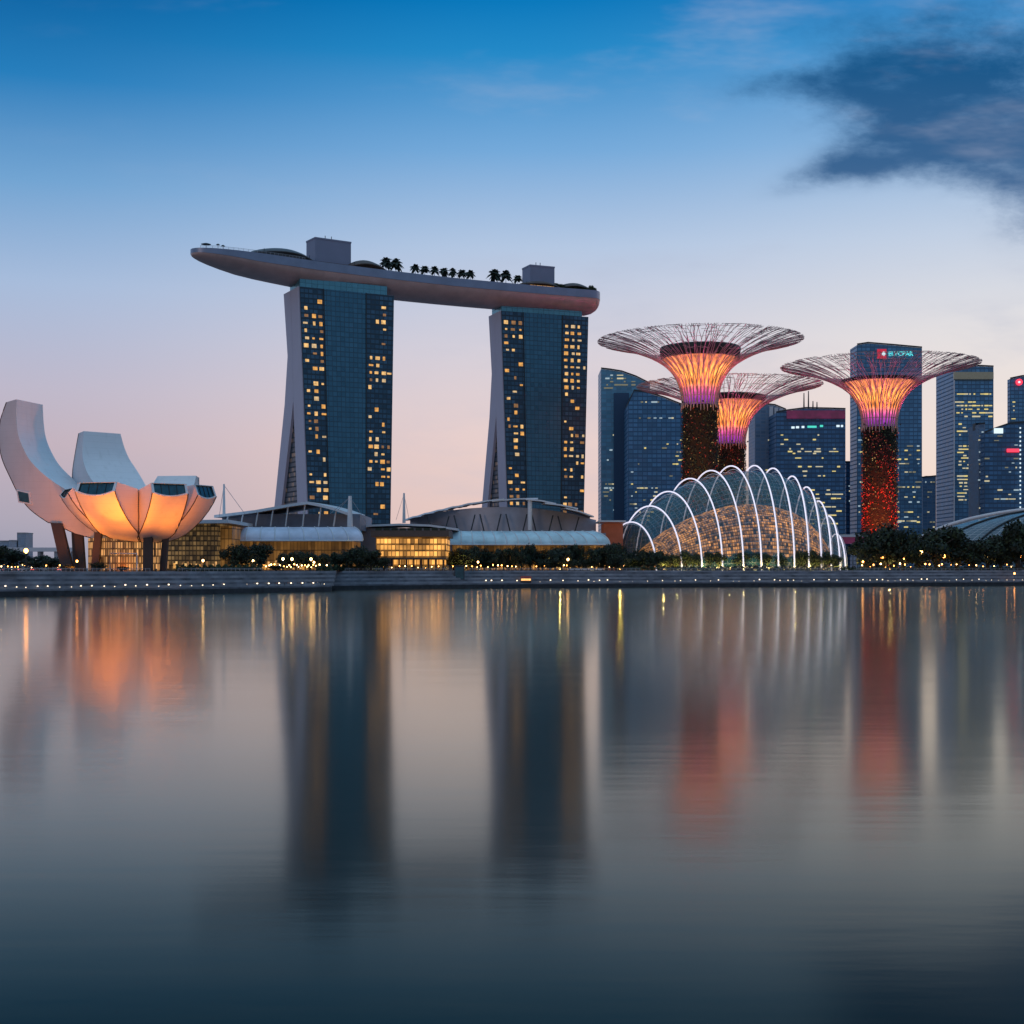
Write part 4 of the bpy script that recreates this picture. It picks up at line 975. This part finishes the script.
def textmesh(txt, name, size, mat, parent, loc):
    cu = bpy.data.curves.new(name, 'FONT'); cu.body = txt; cu.size = size; cu.extrude = .3; cu.align_x = 'LEFT'; cu.align_y = 'CENTER'; cu.offset = .12
    tmp = bpy.data.objects.new('tmp', cu); me = bpy.data.meshes.new_from_object(tmp); bpy.data.objects.remove(tmp); bpy.data.curves.remove(cu)
    me.materials.append(mat); o = bpy.data.objects.new(name, me); col.objects.link(o); o.parent = parent
    o.rotation_euler = (R(90), 0, 0); o.location = Vector(loc) - ORG[parent]; return o
textmesh('ELVCPAR', 'lettering', 6.3, M['cyan_sign'], sg, at(888.3, 353.8, 1457))
mb = MB(); a, b = at(877.5, 349, 1458), at(886.5, 358.5, 1458); mb.box((a.x, 1458, b.z), (b.x, 1459.6, a.z)); mb.build('red_patch', pm('red_panel', (.5, .03, .05), .5, emit=(1, .04, .1), es=.4), sg)
c = at(884, 353.6, 1456.2); mb = MB(); mb.tube([c, c + Vector((0, 1.6, 0))], 2.1, 14); mb.build('white_disc', M['white_sign'], sg)
city('narrow grey block low between two tall towers on the right', [(922.5, 478), (936, 476.5)], 1640, 30, M['office_pale'], [(923, 935, 482, 530, .2, 5, 2)], 7, wmats=COOL)
t = city('square tower with many yellow office windows on the right skyline', [(954, 366.5), (975, 366), (993.5, 367)], 1470, 62, M['office_blue'], [(958, 992, 394, 394.5, .8, 4, 3), (958, 992, 402, 418, .5, 3.6, 3), (956, 968, 424, 438, .5, 3.6, 3), (956, 982, 446, 456, .75, 3.2, 3.2), (956, 978, 458, 470, .6, 3.4, 3), (956, 980, 476, 500, .75, 3.4, 3.6), (957, 992, 510, 530, .2, 5, 3)], 8, wmats=OFFW[:2])
mb = MB(); a, b = at(954, 372, 1467), at(993.5, 379, 1467); mb.box((a.x, 1466.6, b.z), (b.x, 1469.4, a.z)); mb.build('crown_band', pm('crown_olive', (.22, .25, .22), .4, .3, emit=(1, .8, .4), es=.05), t)
mb = MB(); a = at(954.5, 380, 1467); mb.tube([(a.x, 1468, G), (a.x, 1468, a.z)], .8, 5); mb.build('corner_strip', M['white_shell_dim'], t)
t = city('dark tower with white corner sign and red sign at the right edge', [(984.5, 433), (998, 428), (1010, 424), (1060, 420)], 1320, 12, M['office_navy'], [(987, 1018, 436, 530, .07, 4.5, 2.4)], 9, wmats=COOL)
o = win(t, 998.5, 430.8, 9, 5.2, 1318, M['white_sign'], 'white_sign'); o = win(t, 1013, 450.5, 12, 3.2, 1318, M['red_lamp'], 'red_sign')
for k in range(24): win(t, 1020.3, 428 + k * 4.4, 1.1, 1.5, 1319, M['white_sign'], 'edge_light')
t = city('slim pale slab standing against the dark tower at the right edge', [(978.5, 424.5), (985, 424)], 1360, 30, M['office_pale'], [(980, 984, 428, 520, .3, 4, 1.8)], 10, wmats=COOL)
t = city('cut off tower with red beacon at the right edge', [(1010, 379), (1022, 376.5), (1075, 375)], 1520, 8, M['office_blue'], [(1011, 1016, 402, 440, .6, 4.2, 2), (1030, 1070, 385, 430, .2, 5, 3)], 11, wmats=OFFW[:2])
sg = empty('beacon_sign', at(1019, 382, 1515), 'round red glowing beacon on the cut off tower', 'sign', 'lit signs on the skyline')
c = at(1019.5, 382, 1517); mb = MB(); mb.tube([c, c + Vector((0, 2, 0))], 3.4, 14); mb.build('red_disc', M['red_lamp'], sg)
c = at(1019.5, 382, 1515.6); mb = MB(); mb.tube([c, c + Vector((0, 1.2, 0))], 1.1, 12); mb.build('white_core', M['white_sign'], sg)

# far left shore
vd = empty('viaduct', (X(30, 1500), 1500, G), 'long pale elevated road far behind the left shore', 'viaduct')
mb = MB(); a, b = at(-120, 547.5, 1500), at(80, 551.5, 1500); mb.box((a.x, 1500, b.z), (b.x, 1514, a.z)); mb.build('road_deck', M['white_shell_dim'], vd)
for k in range(12):
    x = a.x + (b.x - a.x) * (k + .5) / 12; mb = MB(); mb.box((x - 1.6, 1502, G), (x + 1.6, 1512, b.z)); mb.build('pier', M['concrete'], vd)
for nm, px0, px1, py, D, m_, lb in (('apartment_block', 17, 26, 533.5, 2100, 'office_pale', 'small grey tower block far behind the left shore'), ('apartment_block', 9, 18, 541, 2100, 'office_pale', 'lower grey block beside the small far tower'), ('apartment_block', -12, 9, 541.5, 2000, 'office_pale', 'wide low grey block at the far left edge')):
    r0 = empty(nm, (X(px0, D), D, G), lb, 'building', 'far blocks on the left shore')
    facade('wall', r0, px0, px1, py, 568, D, 30, M[m_], G)
    mb = MB(); a, b = at(px0, py - 1, D - 1), at(px1, py, D - 1); mb.box((a.x, D - 1, b.z), (b.x, D + 31, a.z)); mb.build('roof', M['concrete'], r0)

# ------------------------------------------------------------------ trees
def crown_mesh(seed, n, leaf, lobes, mats):
    r_ = random.Random(seed); mb = MB()
    L = [(Vector((0, 0, .0)), .7), (Vector((.2, -.1, -.45)), .5), (Vector((-.25, .1, -.4)), .5)] + [(Vector((r_.uniform(-.62, .62), r_.uniform(-.62, .62), r_.uniform(-.35, .45))), r_.uniform(.28, .46)) for _ in range(lobes)]
    for k in range(n):
        c, rad = r_.choice(L); d = Vector((r_.gauss(0, 1), r_.gauss(0, 1), r_.gauss(0, 1))).normalized()
        p = c + d * rad * r_.uniform(.55, 1.06); p.z *= .8
        e = Vector((r_.gauss(0, 1), r_.gauss(0, 1), r_.gauss(0, .7))).normalized(); f = e.cross(d + Vector((0, 0, .3))).normalized(); s_ = leaf * r_.uniform(.6, 1.3)
        mb.face([p - e * s_, p + f * s_ * .6, p + e * s_, p - f * s_ * .6], 0 if r_.random() < .75 else 1)
    return mb
def tree_proto(seed, mats, n=2600, lobes=11, leaf=.075):
    root = empty('broadleaf_tree', (0, 0, 0), 'x', 'tree'); r_ = random.Random(seed)
    tb = MB(); tb.tube([(0, 0, 0), (.02, .01, .3), (.0, .03, .62)], [.055, .04, .028], 7)
    for k in range(5):
        a = k * 1.3 + r_.uniform(0, .5); tb.tube([(0, .01, .32 + .04 * k), (.16 * math.cos(a), .16 * math.sin(a), .5 + .03 * k), (.32 * math.cos(a), .32 * math.sin(a), .64)], [.026, .018, .008], 5)
    tb.build('trunk', M['bark'], root)
    cb = crown_mesh(seed, n, leaf, lobes, mats)
    cb.v = [(x * .52, y * .52, z * .62 + .56) for x, y, z in cb.v]
    cb.build('crown', mats, root)
    return root
TP = [tree_proto(s_, [M['leaf_dark'], M['leaf_mid']] if s_ % 3 else [M['leaf_mid'], M['leaf_dark']]) for s_ in (1, 2, 4, 5, 7)]
TL = tree_proto(6, [M['leaf_mid'], M['leaf_dark']])
def tree(px, top, wpx, D, label, group, pr=None, base=None):
    p = pr or rnd.choice(TP); z0 = G if base is None else base; h_ = (Z(top, D) - z0) / .99
    o = put(p, (X(px, D), D, z0), rnd.uniform(0, 6.28), label, group); wm = wpx / F * D / .92
    o.scale = (wm, wm, h_); return o
for k in range(11):
    px = 553 + k * 4.1; t = t_of(px, 8); c, d, n_ = dpt(t, 9 if k < 10 else 6)
    o = put(TL, (c.x, c.y, DZ), k * 1.1, 'small rounded shrub tree in the row at the blunt end of the sky deck', 'shrub trees on the sky deck end'); o.scale = (5.2 + k % 3, 5.2 + k % 3, 4.6 + (k * 7 % 4) * .8)
# beside the museum and along the left hall
for px, top, wpx, dD in ((234, 541, 24, 34), (247, 543, 26, 30), (259, 541, 24, 36)):
    tree(px, top, wpx, qy(px) + dD, 'dark round tree in the clump just right of the museum', 'trees right of the museum')
for px, top, wpx, dD in ((283, 551, 18, 60), (296, 550, 18, 56), (310, 549, 20, 60), (324, 552, 16, 50)): tree(px, top, wpx, qy(px) + dD, 'low dark tree in front of the lit cafe strip of the left hall', 'trees in front of the left hall')
for px, top, wpx in ((337, 550, 16), (347, 547, 22), (361, 543, 24), (371, 548, 20), (384, 556, 14)): tree(px, top, wpx, 664, 'dark tree in the gap between the left hall and the golden block', 'trees beside the golden block')
for k in range(12): tree(453 + k * 6.3 + rnd.uniform(-2, 2), rnd.choice((543, 546, 549, 553, 558)), rnd.uniform(12, 25), rnd.uniform(722, 742), 'dark tree in the row below the left half of the teal canopy', 'trees below the teal canopy, left half')
for k in range(15): tree(531 + k * 6.2 + rnd.uniform(-2, 2), rnd.choice((541, 545, 548, 552, 558)), rnd.uniform(12, 26), rnd.uniform(736, 756), 'dark tree in the row below the right half of the teal canopy', 'trees below the teal canopy, right half')
for k in range(9): tree(606 + k * 5.6 + rnd.uniform(-1.5, 1.5), rnd.choice((541, 546, 550, 556)), rnd.uniform(14, 24), rnd.uniform(766, 776), 'dark tree at the left foot of the glass conservatory', 'trees at the left foot of the conservatory')
for k in range(22): tree(660 + k * 8.3 + rnd.uniform(-2, 2), rnd.uniform(548, 556), rnd.uniform(11, 17), rnd.uniform(792.5, 797), 'small garden tree inside the front of the glass conservatory', 'garden trees inside the conservatory', TL)
for px, top, wpx, D in ((866, 538, 34, 800), (884, 523, 46, 806), (903, 528, 38, 804), (919, 537, 36, 806)): tree(px, top, wpx, D, 'large dark tree at the foot of the rightmost supertree', 'trees at the foot of the rightmost supertree')
for px, top, wpx, D in ((937, 522, 50, 812), (957, 530, 42, 818), (973, 538, 38, 814), (988, 531, 36, 822), (1001, 541, 36, 826)): tree(px, top, wpx, D, 'large dark tree in front of the low shell dome', 'trees in front of the shell dome')
for px, top, wpx, D in ((1018, 515, 48, 826), (1038, 522, 46, 830)): tree(px, top, wpx, D, 'tall dark tree cut off by the right edge before the shell dome', 'trees at the right edge')
for px, top, wpx, D in ((-6, 543, 40, 620), (12, 546, 34, 640), (36, 554, 30, 650), (50, 556, 26, 640)): tree(px, top, wpx, D, ['big dark tree at the left edge of the shore', 'dark tree right of the big one on the left shore', 'low dark tree left of the museum', 'low dark bush tree nearest the museum on the left'][(-6, 12, 36, 50).index(px)], 'trees on the left shore')
for px, top, wpx, D in ((68, 564, 16, 536), (98, 561, 16, 541), (276, 565, 16, qy(276) + 26), (122, 566, 14, 543)): tree(px, top, wpx, D, {68: 'low bush below the left leg of the museum', 98: 'pointed bush before the museum foyer', 276: 'low round bush in front of the cafe strip', 122: 'low bush right before the museum portal'}[px], 'bushes on the promenade')
def railing(px0, px1, label):
    o = empty('railing', (X(px0, qy(px0)), qy(px0), G), label, 'railing', 'railings along the plaza edge'); mb = MB(); n = int((px1 - px0) / 4.4); ln = []
    for k in range(n + 1):
        px = px0 + (px1 - px0) * k / n; D = qy(px) + 19.6; p = (X(px, D), D, G); ln.append(p)
        mb.tube([p, (p[0], p[1], G + 1.15)], .07, 4)
    mb.tube([(x, y, z + 1.15) for x, y, z in ln], .08, 4); mb.tube([(x, y, z + .6) for x, y, z in ln], .05, 4)
    mb.build('rails', M['steel'], o)
railing(4, 150, 'steel railing along the plaza edge in front of the museum'); railing(178, 262, 'steel railing along the plaza edge right of the museum'); railing(345, 448, 'steel railing in front of the golden block'); railing(470, 640, 'steel railing below the trees of the right hall'); railing(660, 840, 'steel railing before the glass conservatory'); railing(856, 1022, 'steel railing under the large right trees')
# hedges
def hedge(px0, px1, dD, h_, label, n=1400):
    r_ = random.Random(px0); mb = MB(); x0, x1 = px0, px1
    for k in range(n):
        px = r_.uniform(px0, px1); D = qy(px) + dD + r_.uniform(-1.5, 1.5); p = Vector((X(px, D), D, G + r_.random() ** .8 * h_ * (1 + .25 * math.sin(px * .9)))); e = Vector((r_.gauss(0, 1), r_.gauss(0, 1), r_.gauss(0, 1))).normalized(); f = e.cross(Vector((.3, -1, .2))).normalized(); s_ = r_.uniform(.3, .7)
        mb.face([p - e * s_, p + f * s_ * .6, p + e * s_, p - f * s_ * .6], k % 2)
    mb.build('hedge', [M['leaf_dark'], M['leaf_mid']], label=label, cat='hedge', group='hedges on the promenade')
hedge(176, 262, 24, 2.2, 'long low hedge right of the museum'); hedge(316, 380, 26, 2.4, 'low hedge below the trees left of the golden block'); hedge(630, 850, 30, 2.0, 'long low hedge along the foot of the glass conservatory', 2600); hedge(850, 1024, 28, 1.8, 'low hedge under the large trees on the right', 2000)

# ------------------------------------------------------------------ lamps
def bollard():
    o = empty('bollard_light', (0, 0, 0), 'x', 'bollard light')
    mb = MB(); mb.lathe([(.32, 0), (.26, .1), (.24, 1.0), (.3, 1.02)], 8); mb.build('post', M['concrete'], o)
    mb = MB(); mb.lathe([(.28, 1.02), (.3, 1.1), (.3, 1.4), (.28, 1.45)], 8); mb.build('lamp', M['lamp_white'], o)
    mb = MB(); mb.lathe([(.36, 1.45), (.34, 1.55), (.02, 1.62)], 8); mb.build('cap', M['concrete'], o)
    return o
BO = bollard()
for k in range(30):
    px = 4.5 + k * 11.0 + rnd.uniform(-1.2, 1.2)
    if px > 328: break
    put(BO, (X(px, qy(px) + 4), qy(px) + 4, 2.55), 0, 'small bollard light on the low ledge left of the quay step', 'bollard lights on the left ledge', rnd.choice((.5, .65, .8, .95)))
px = 486.0
while px < 1040:
    put(BO, (X(px, qy(px) + 4), qy(px) + 4, 2.55), 0, 'small bollard light on the long right ledge of the quay', 'bollard lights on the right ledge', rnd.choice((.35, .5, .7, .9, 1.05)))
    px += rnd.choice((5.5, 8, 10.5, 12.5, 15)) if px < 850 else rnd.choice((5.5, 7, 8.5))
def street_lamp(mat, h_):
    o = empty('street_lamp', (0, 0, 0), 'x', 'street lamp')
    mb = MB(); mb.lathe([(.16, 0), (.12, .4), (.08, h_)], 8); mb.build('pole', M['dark_steel'], o)
    mb = MB(); mb.lathe([(.05, h_), (.42, h_ + .3), (.5, h_ + .7), (.3, h_ + 1.05), (.03, h_ + 1.15)], 10); mb.build('lamp_globe', mat, o)
    return o
SW, SO = street_lamp(M['lamp_warm'], 4.2), street_lamp(M['lamp_orange'], 4.2)
lamps = [(26, 30, 1.6, 'o', 'orange street lamp among the trees on the left shore'), (77, 20, .8, 'o', 'short orange lamp between the left legs of the museum'), (203, 26, .9, 'w', 'street lamp just right of the museum'), (253, 26, .9, 'w', 'street lamp below the clump of trees right of the museum'),
         (283, 44, 1.1, 'w', 'left lamp of the cafe strip'), (292, 46, 1.1, 'w', 'middle lamp of the cafe strip'), (311, 46, 1.1, 'w', 'right lamp of the cafe strip'), (314, 26, .8, 'w', 'lamp on the open steps at the end of the left ledge'),
         (364, 24, 1.7, 'w', 'bright tall lamp left of the golden block'), (376, 26, 1.0, 'w', 'lower lamp nearest the golden block on its left'), (478, 26, .9, 'w', 'street lamp right of the dark kiosk'), (568, 26, 1.2, 'w', 'lamp post standing among the trees of the right hall'), (622, 26, .8, 'w', 'lamp near the left foot of the conservatory'),
         (863, 26, 1.0, 'o', 'orange lamp just right of the conservatory'), (882, 36, 1.5, 'o', 'orange lamp under the rightmost supertree'), (904, 34, 1.3, 'o', 'bright orange lamp under the trees right of the rightmost supertree'), (921, 30, 2.2, 'w', 'tall lamp between the large trees'), (944, 30, 1.7, 'o', 'orange lamp before the largest trees in front of the shell dome'), (974, 30, 1.4, 'o', 'orange lamp near the middle of the trees before the shell dome'), (988, 30, 1.6, 'w', 'pale lamp near the right trees'), (1012, 30, 1.7, 'o', 'bright orange lamp near the right edge'), (1021, 30, 1.6, 'o', 'orange lamp rightmost at the picture edge'), (1014.5, 4, .9, 'o', 'orange lamp down on the ledge at the right edge')]
for px, dD, s_, k, lb in lamps:
    D = qy(px) + dD; put(SW if k == 'w' else SO, (X(px, D), D, G if dD > 10 else 2.55), 0, lb, 'street lamps along the promenade', s_)
for k in range(26):
    px = 862 + k * 6.3 + rnd.uniform(-2, 2); D = qy(px) + rnd.uniform(24, 40)
    put(SO if k % 3 else SW, (X(px, D), D, G), 0, 'low glowing garden lamp scattered under the large right trees', 'garden lamps under the right trees', rnd.uniform(.35, .8))
for k in range(24):
    px = 536 + k * 3.8 + rnd.uniform(-1.5, 1.5); D = qy(px) + rnd.uniform(24, 50)
    put(SW if k % 2 else SO, (X(px, D), D, G), 0, 'low warm lamp between the trunks below the teal canopy', 'lamps between the trunks of the right hall', rnd.uniform(.3, .65))
for k in range(14):
    px = 452 + k * 5 + rnd.uniform(-1.5, 1.5); D = qy(px) + rnd.uniform(22, 34)
    put(SW if k % 2 else SO, (X(px, D), D, G), 0, 'low warm lamp right of the golden block below the trees', 'lamps right of the golden block', rnd.uniform(.3, .6))
def uplight():
    o = empty('garden_uplight', (0, 0, 0), 'x', 'garden light')
    mb = MB(); mb.lathe([(.3, 0), (.22, .25), (.3, .5), (.34, .55)], 8); mb.build('housing', M['dark_steel'], o)
    mb = MB(); mb.lathe([(.33, .55), (.25, .68), (.02, .72)], 8); mb.build('lens', M['lamp_warm'], o)
    ld = bpy.data.lights.new('garden_uplight', 'POINT'); ld.energy = 1700; ld.color = (1, .72, .2); ld.shadow_soft_size = .3
    lo = bpy.data.objects.new('uplight_glow', ld); col.objects.link(lo); lo.parent = o; lo.location = (0, 0, 1.6)
    return o
UP = uplight()
for k in range(14):
    px = 664 + k * 13.2 + rnd.uniform(-3, 3); D = 788 + rnd.uniform(0, 4)
    put(UP, (X(px, D), D, G), 0, 'yellow garden uplight among the small trees of the conservatory', 'uplights inside the conservatory', 1)
for px, dD in ((852, 40), (866, 44), (890, 40), (906, 40), (560, 42), (590, 42), (620, 38), (462, 34), (370, 26)):
    D = qy(px) + dD; put(UP, (X(px, D), D, G), 0, 'yellow garden uplight under the trees of the promenade', 'uplights under the promenade trees', 1)

# ------------------------------------------------------------------ small things on the promenade
ks = empty('info_kiosk', (X(459.5, qy(459) + 10), qy(459) + 10, 4), 'dark blue slab shaped kiosk on the steps right of the golden block', 'kiosk')
a = at(454.5, 566, qy(459) + 10); b = at(464.5, 581, qy(459) + 10)
mb = MB(); mb.box((a.x, a.y - 1, 3.4), (b.x, a.y + 1.5, a.z)); mb.build('body', M['cloth_dark'], ks)
mb = MB(); mb.box((a.x + .4, a.y - 1.15, 4.6), (b.x - .4, a.y - 1.0, a.z - .5)); mb.build('panel', M['skylight'], ks)
mb = MB(); mb.box((a.x - .3, a.y - 1.3, a.z), (b.x + .3, a.y + 1.8, a.z + .3)); mb.build('roof', M['dark_roof'], ks)
ks = empty('food_stall', (X(526, qy(526) + 5), qy(526) + 5, 2.55), 'small stall with glowing orange counter on the ledge below the right hall', 'stall')
c = at(526, 580, qy(526) + 5)
mb = MB(); mb.box((c.x - 2.6, c.y - 1, 2.55), (c.x + 2.6, c.y + 1, 3.6)); mb.build('counter', M['leg_dark'], ks)
mb = MB(); mb.box((c.x - 2.4, c.y - .6, 3.62), (c.x + 2.4, c.y + .8, 4.6)); mb.build('lit_back', glow('stall_glow', (1, .5, .15), 1.6, .4, 1), ks)
mb = MB(); mb.hexa([(c.x - 3, c.y - 1.5, 4.9), (c.x + 3, c.y - 1.5, 4.9), (c.x + 3, c.y + 1.3, 5.1), (c.x - 3, c.y + 1.3, 5.1), (c.x - 2.2, c.y - .6, 5.9), (c.x + 2.2, c.y - .6, 5.9), (c.x + 2.2, c.y + .6, 5.9), (c.x - 2.2, c.y + .6, 5.9)]); mb.build('awning', M['cloth_red'], ks)
for sx in (-2.5, 2.5):
    for sy_ in (-.9, .9): mb = MB(); mb.tube([(c.x + sx, c.y + sy_, 3.6), (c.x + sx, c.y + sy_, 5.0)], .08, 5); mb.build('post', M['steel'], ks)

def person(mtop, mbot, stride, arm, label, group):
    """one continuous skinned figure, standing 1.72 m"""
    V = [(0, 0, .93), (0, 0, 1.12), (0, 0, 1.38), (0, 0, 1.47), (0, -.01, 1.55), (0, -.015, 1.66), (.19, 0, 1.39), (.23, .02, 1.12), (.22, -.10 - arm, .9), (-.19, 0, 1.39), (-.23, .03, 1.12), (-.22, -.05 + arm, .88), (.09, 0, .88), (.10, -stride * .5, .48), (.10, stride * -.55, .08), (.10, stride * -.55 - .16, .04), (-.09, 0, .88), (-.10, stride * .35, .48), (-.10, stride * .8, .09), (-.10, stride * .8 - .15, .04)]
    E = [(0, 1), (1, 2), (2, 3), (3, 4), (4, 5), (2, 6), (6, 7), (7, 8), (2, 9), (9, 10), (10, 11), (0, 12), (12, 13), (13, 14), (14, 15), (0, 16), (16, 17), (17, 18), (18, 19)]
    rad = [.15, .14, .15, .07, .085, .09, .075, .05, .035, .075, .05, .035, .1, .07, .048, .04, .1, .07, .048, .04]
    me = bpy.data.meshes.new('person'); me.from_pydata(V, E, []); o = bpy.data.objects.new('person', me); col.objects.link(o)
    sk = o.modifiers.new('skin', 'SKIN'); o.modifiers.new('sub', 'SUBSURF').levels = 1
    for k, v in enumerate(me.skin_vertices[0].data): v.radius = (rad[k], rad[k] * .8); v.use_root = (k == 0)
    dg = bpy.context.evaluated_depsgraph_get(); m2 = bpy.data.meshes.new_from_object(o.evaluated_get(dg)); bpy.data.objects.remove(o)
    m2.materials.clear()
    for m_ in (mtop, mbot, M['skin'], M['hair']): m2.materials.append(m_)
    for p in m2.polygons:
        z, yv = p.center.z, p.center.y; p.material_index = 3 if z > 1.69 or (z > 1.58 and yv > .02) else 2 if z > 1.46 or (abs(p.center.x) > .17 and z < 1.0 and z > .8) else 0 if z > .95 else 1; p.use_smooth = True
    o = bpy.data.objects.new('person', m2); col.objects.link(o)
    return tag(o, label, 'person', group)
PP = [person(M['cloth_light'], M['cloth_dark'], .3, .08, 'x', 'p'), person(M['cloth_dark'], M['cloth_dark'], .1, .0, 'x', 'p'), person(M['cloth_red'], M['cloth_light'], .25, .1, 'x', 'p')]
for k in range(14):
    px = 268 + k * 4.1 + rnd.uniform(-1, 1); i = k % 3; D = qy(px) + rnd.uniform(2.2, 6)
    put(PP[i], (X(px, D), D, 2.55), rnd.uniform(0, 6.28), ['person in pale top and dark trousers at the end of the left ledge', 'person in dark clothes at the end of the left ledge', 'person in red top at the end of the left ledge'][i], 'people on the left ledge', 1)
for k in range(10):
    px = 384 + k * 6.5 + rnd.uniform(-2, 2); i = (k * 2) % 3; D = qy(px) + 23
    put(PP[i], (X(px, D), D, G), rnd.uniform(0, 6.28), ['person in pale top and dark trousers before the golden block', 'person in dark clothes before the golden block', 'person in red top before the golden block'][i], 'people before the golden block', 1)
for k in range(8):
    px = 868 + k * 19 + rnd.uniform(-4, 4); i = (k * 2) % 3; D = qy(px) + 21
    put(PP[i], (X(px, D), D, G), rnd.uniform(0, 6.28), ['person in pale top and dark trousers on the plaza edge under the right trees', 'person in dark clothes on the plaza edge under the right trees', 'person in red top on the plaza edge under the right trees'][i], 'people under the right trees', 1)

def car(mat):
    o = empty('parked_car', (0, 0, 0), 'x', 'car'); L, Wd = 2.15, .88
    def lof(sec, m_, nm, par):
        mb = MB(); rows = [[(x, -wd, z0), (x, -wd, z1), (x, wd, z1), (x, wd, z0)] for x, wd, z0, z1 in sec]; mb.grid(rows, 0, False, closed=True); mb.face(rows[0]); mb.face(rows[-1]); return mb.build(nm, m_, par)
    b_ = lof([(-L, .78, .35, .75), (-1.9, .86, .25, .92), (-.9, Wd, .22, .95), (.9, Wd, .22, .95), (1.7, .86, .25, .85), (L, .76, .35, .65)], mat, 'body', o)
    lof([(-1.6, .7, .94, .96), (-1.0, .68, .93, 1.42), (.2, .68, .93, 1.45), (1.0, .7, .93, .96)], M['car_glass'], 'cabin', o)
    for sx in (-1.35, 1.35):
        for sy_ in (-.86, .86): mb = MB(); mb.tube([(sx, sy_ - .1, .32), (sx, sy_ + .1, .32)], .32, 12, smooth=False); mb.build('wheel', M['tyre'], o)
    for sy_ in (-.55, .55):
        mb = MB(); mb.box((L - .05, sy_ - .18, .55), (L + .03, sy_ + .18, .68)); mb.build('headlight', M['head_lamp'], o)
        mb = MB(); mb.box((-L - .03, sy_ - .2, .6), (-L + .05, sy_ + .2, .76)); mb.build('taillight', M['tail_lamp'], o)
    return o
CP = [car(M['car_white']), car(M['car_dark']), car(M['car_red'])]
for k, px in enumerate((-2, 6, 13, 20, 28, 35, 42, 49, 56, 62)):
    D = 575 + (k * 7) % 30; i = k % 3
    put(CP[i], (X(px, D), D, G), R(70 if k % 2 else -110) + rnd.uniform(-.2, .2), ['white car on the shore road left of the museum', 'dark car on the shore road left of the museum', 'red car on the shore road left of the museum'][i], 'cars on the shore road', 1)
for k, px in enumerate((572, 578, 585, 592, 600)):
    D = qy(px) + 21.5; put(CP[0], (X(px, D), D, G), rnd.uniform(-.1, .1), 'white car parked at the plaza edge below the right hall', 'white cars below the right hall', 1)
for k in range(26):
    px = 264 + k * 2.5 + rnd.uniform(-1, 1); D = qy(px) + rnd.uniform(24, 54)
    put(SW if k % 4 else SO, (X(px, D), D, G), 0, 'low warm table lamp of the open air cafe strip before the left hall', 'cafe lamps before the left hall', rnd.uniform(.3, .62))
for k in range(9):
    px = 384 + k * 7 + rnd.uniform(-2, 2); D = qy(px) + rnd.uniform(21, 30)
    put(SW if k % 2 else SO, (X(px, D), D, G), 0, 'low warm lamp on the plaza before the golden block', 'lamps before the golden block', rnd.uniform(.25, .5))
# small park lamps on the left shore
for k in range(18):
    px = 1 + k * 3.5 + rnd.uniform(-1, 1); D = rnd.uniform(560, 700)
    put(SO if k % 3 else SW, (X(px, D), D, G), 0, 'low glowing lamp along the shore road left of the museum', 'lamps along the left shore road', rnd.uniform(.3, .6))
for o in list(bpy.data.objects):
    if o.get('label') == 'x': bpy.data.objects.remove(o)
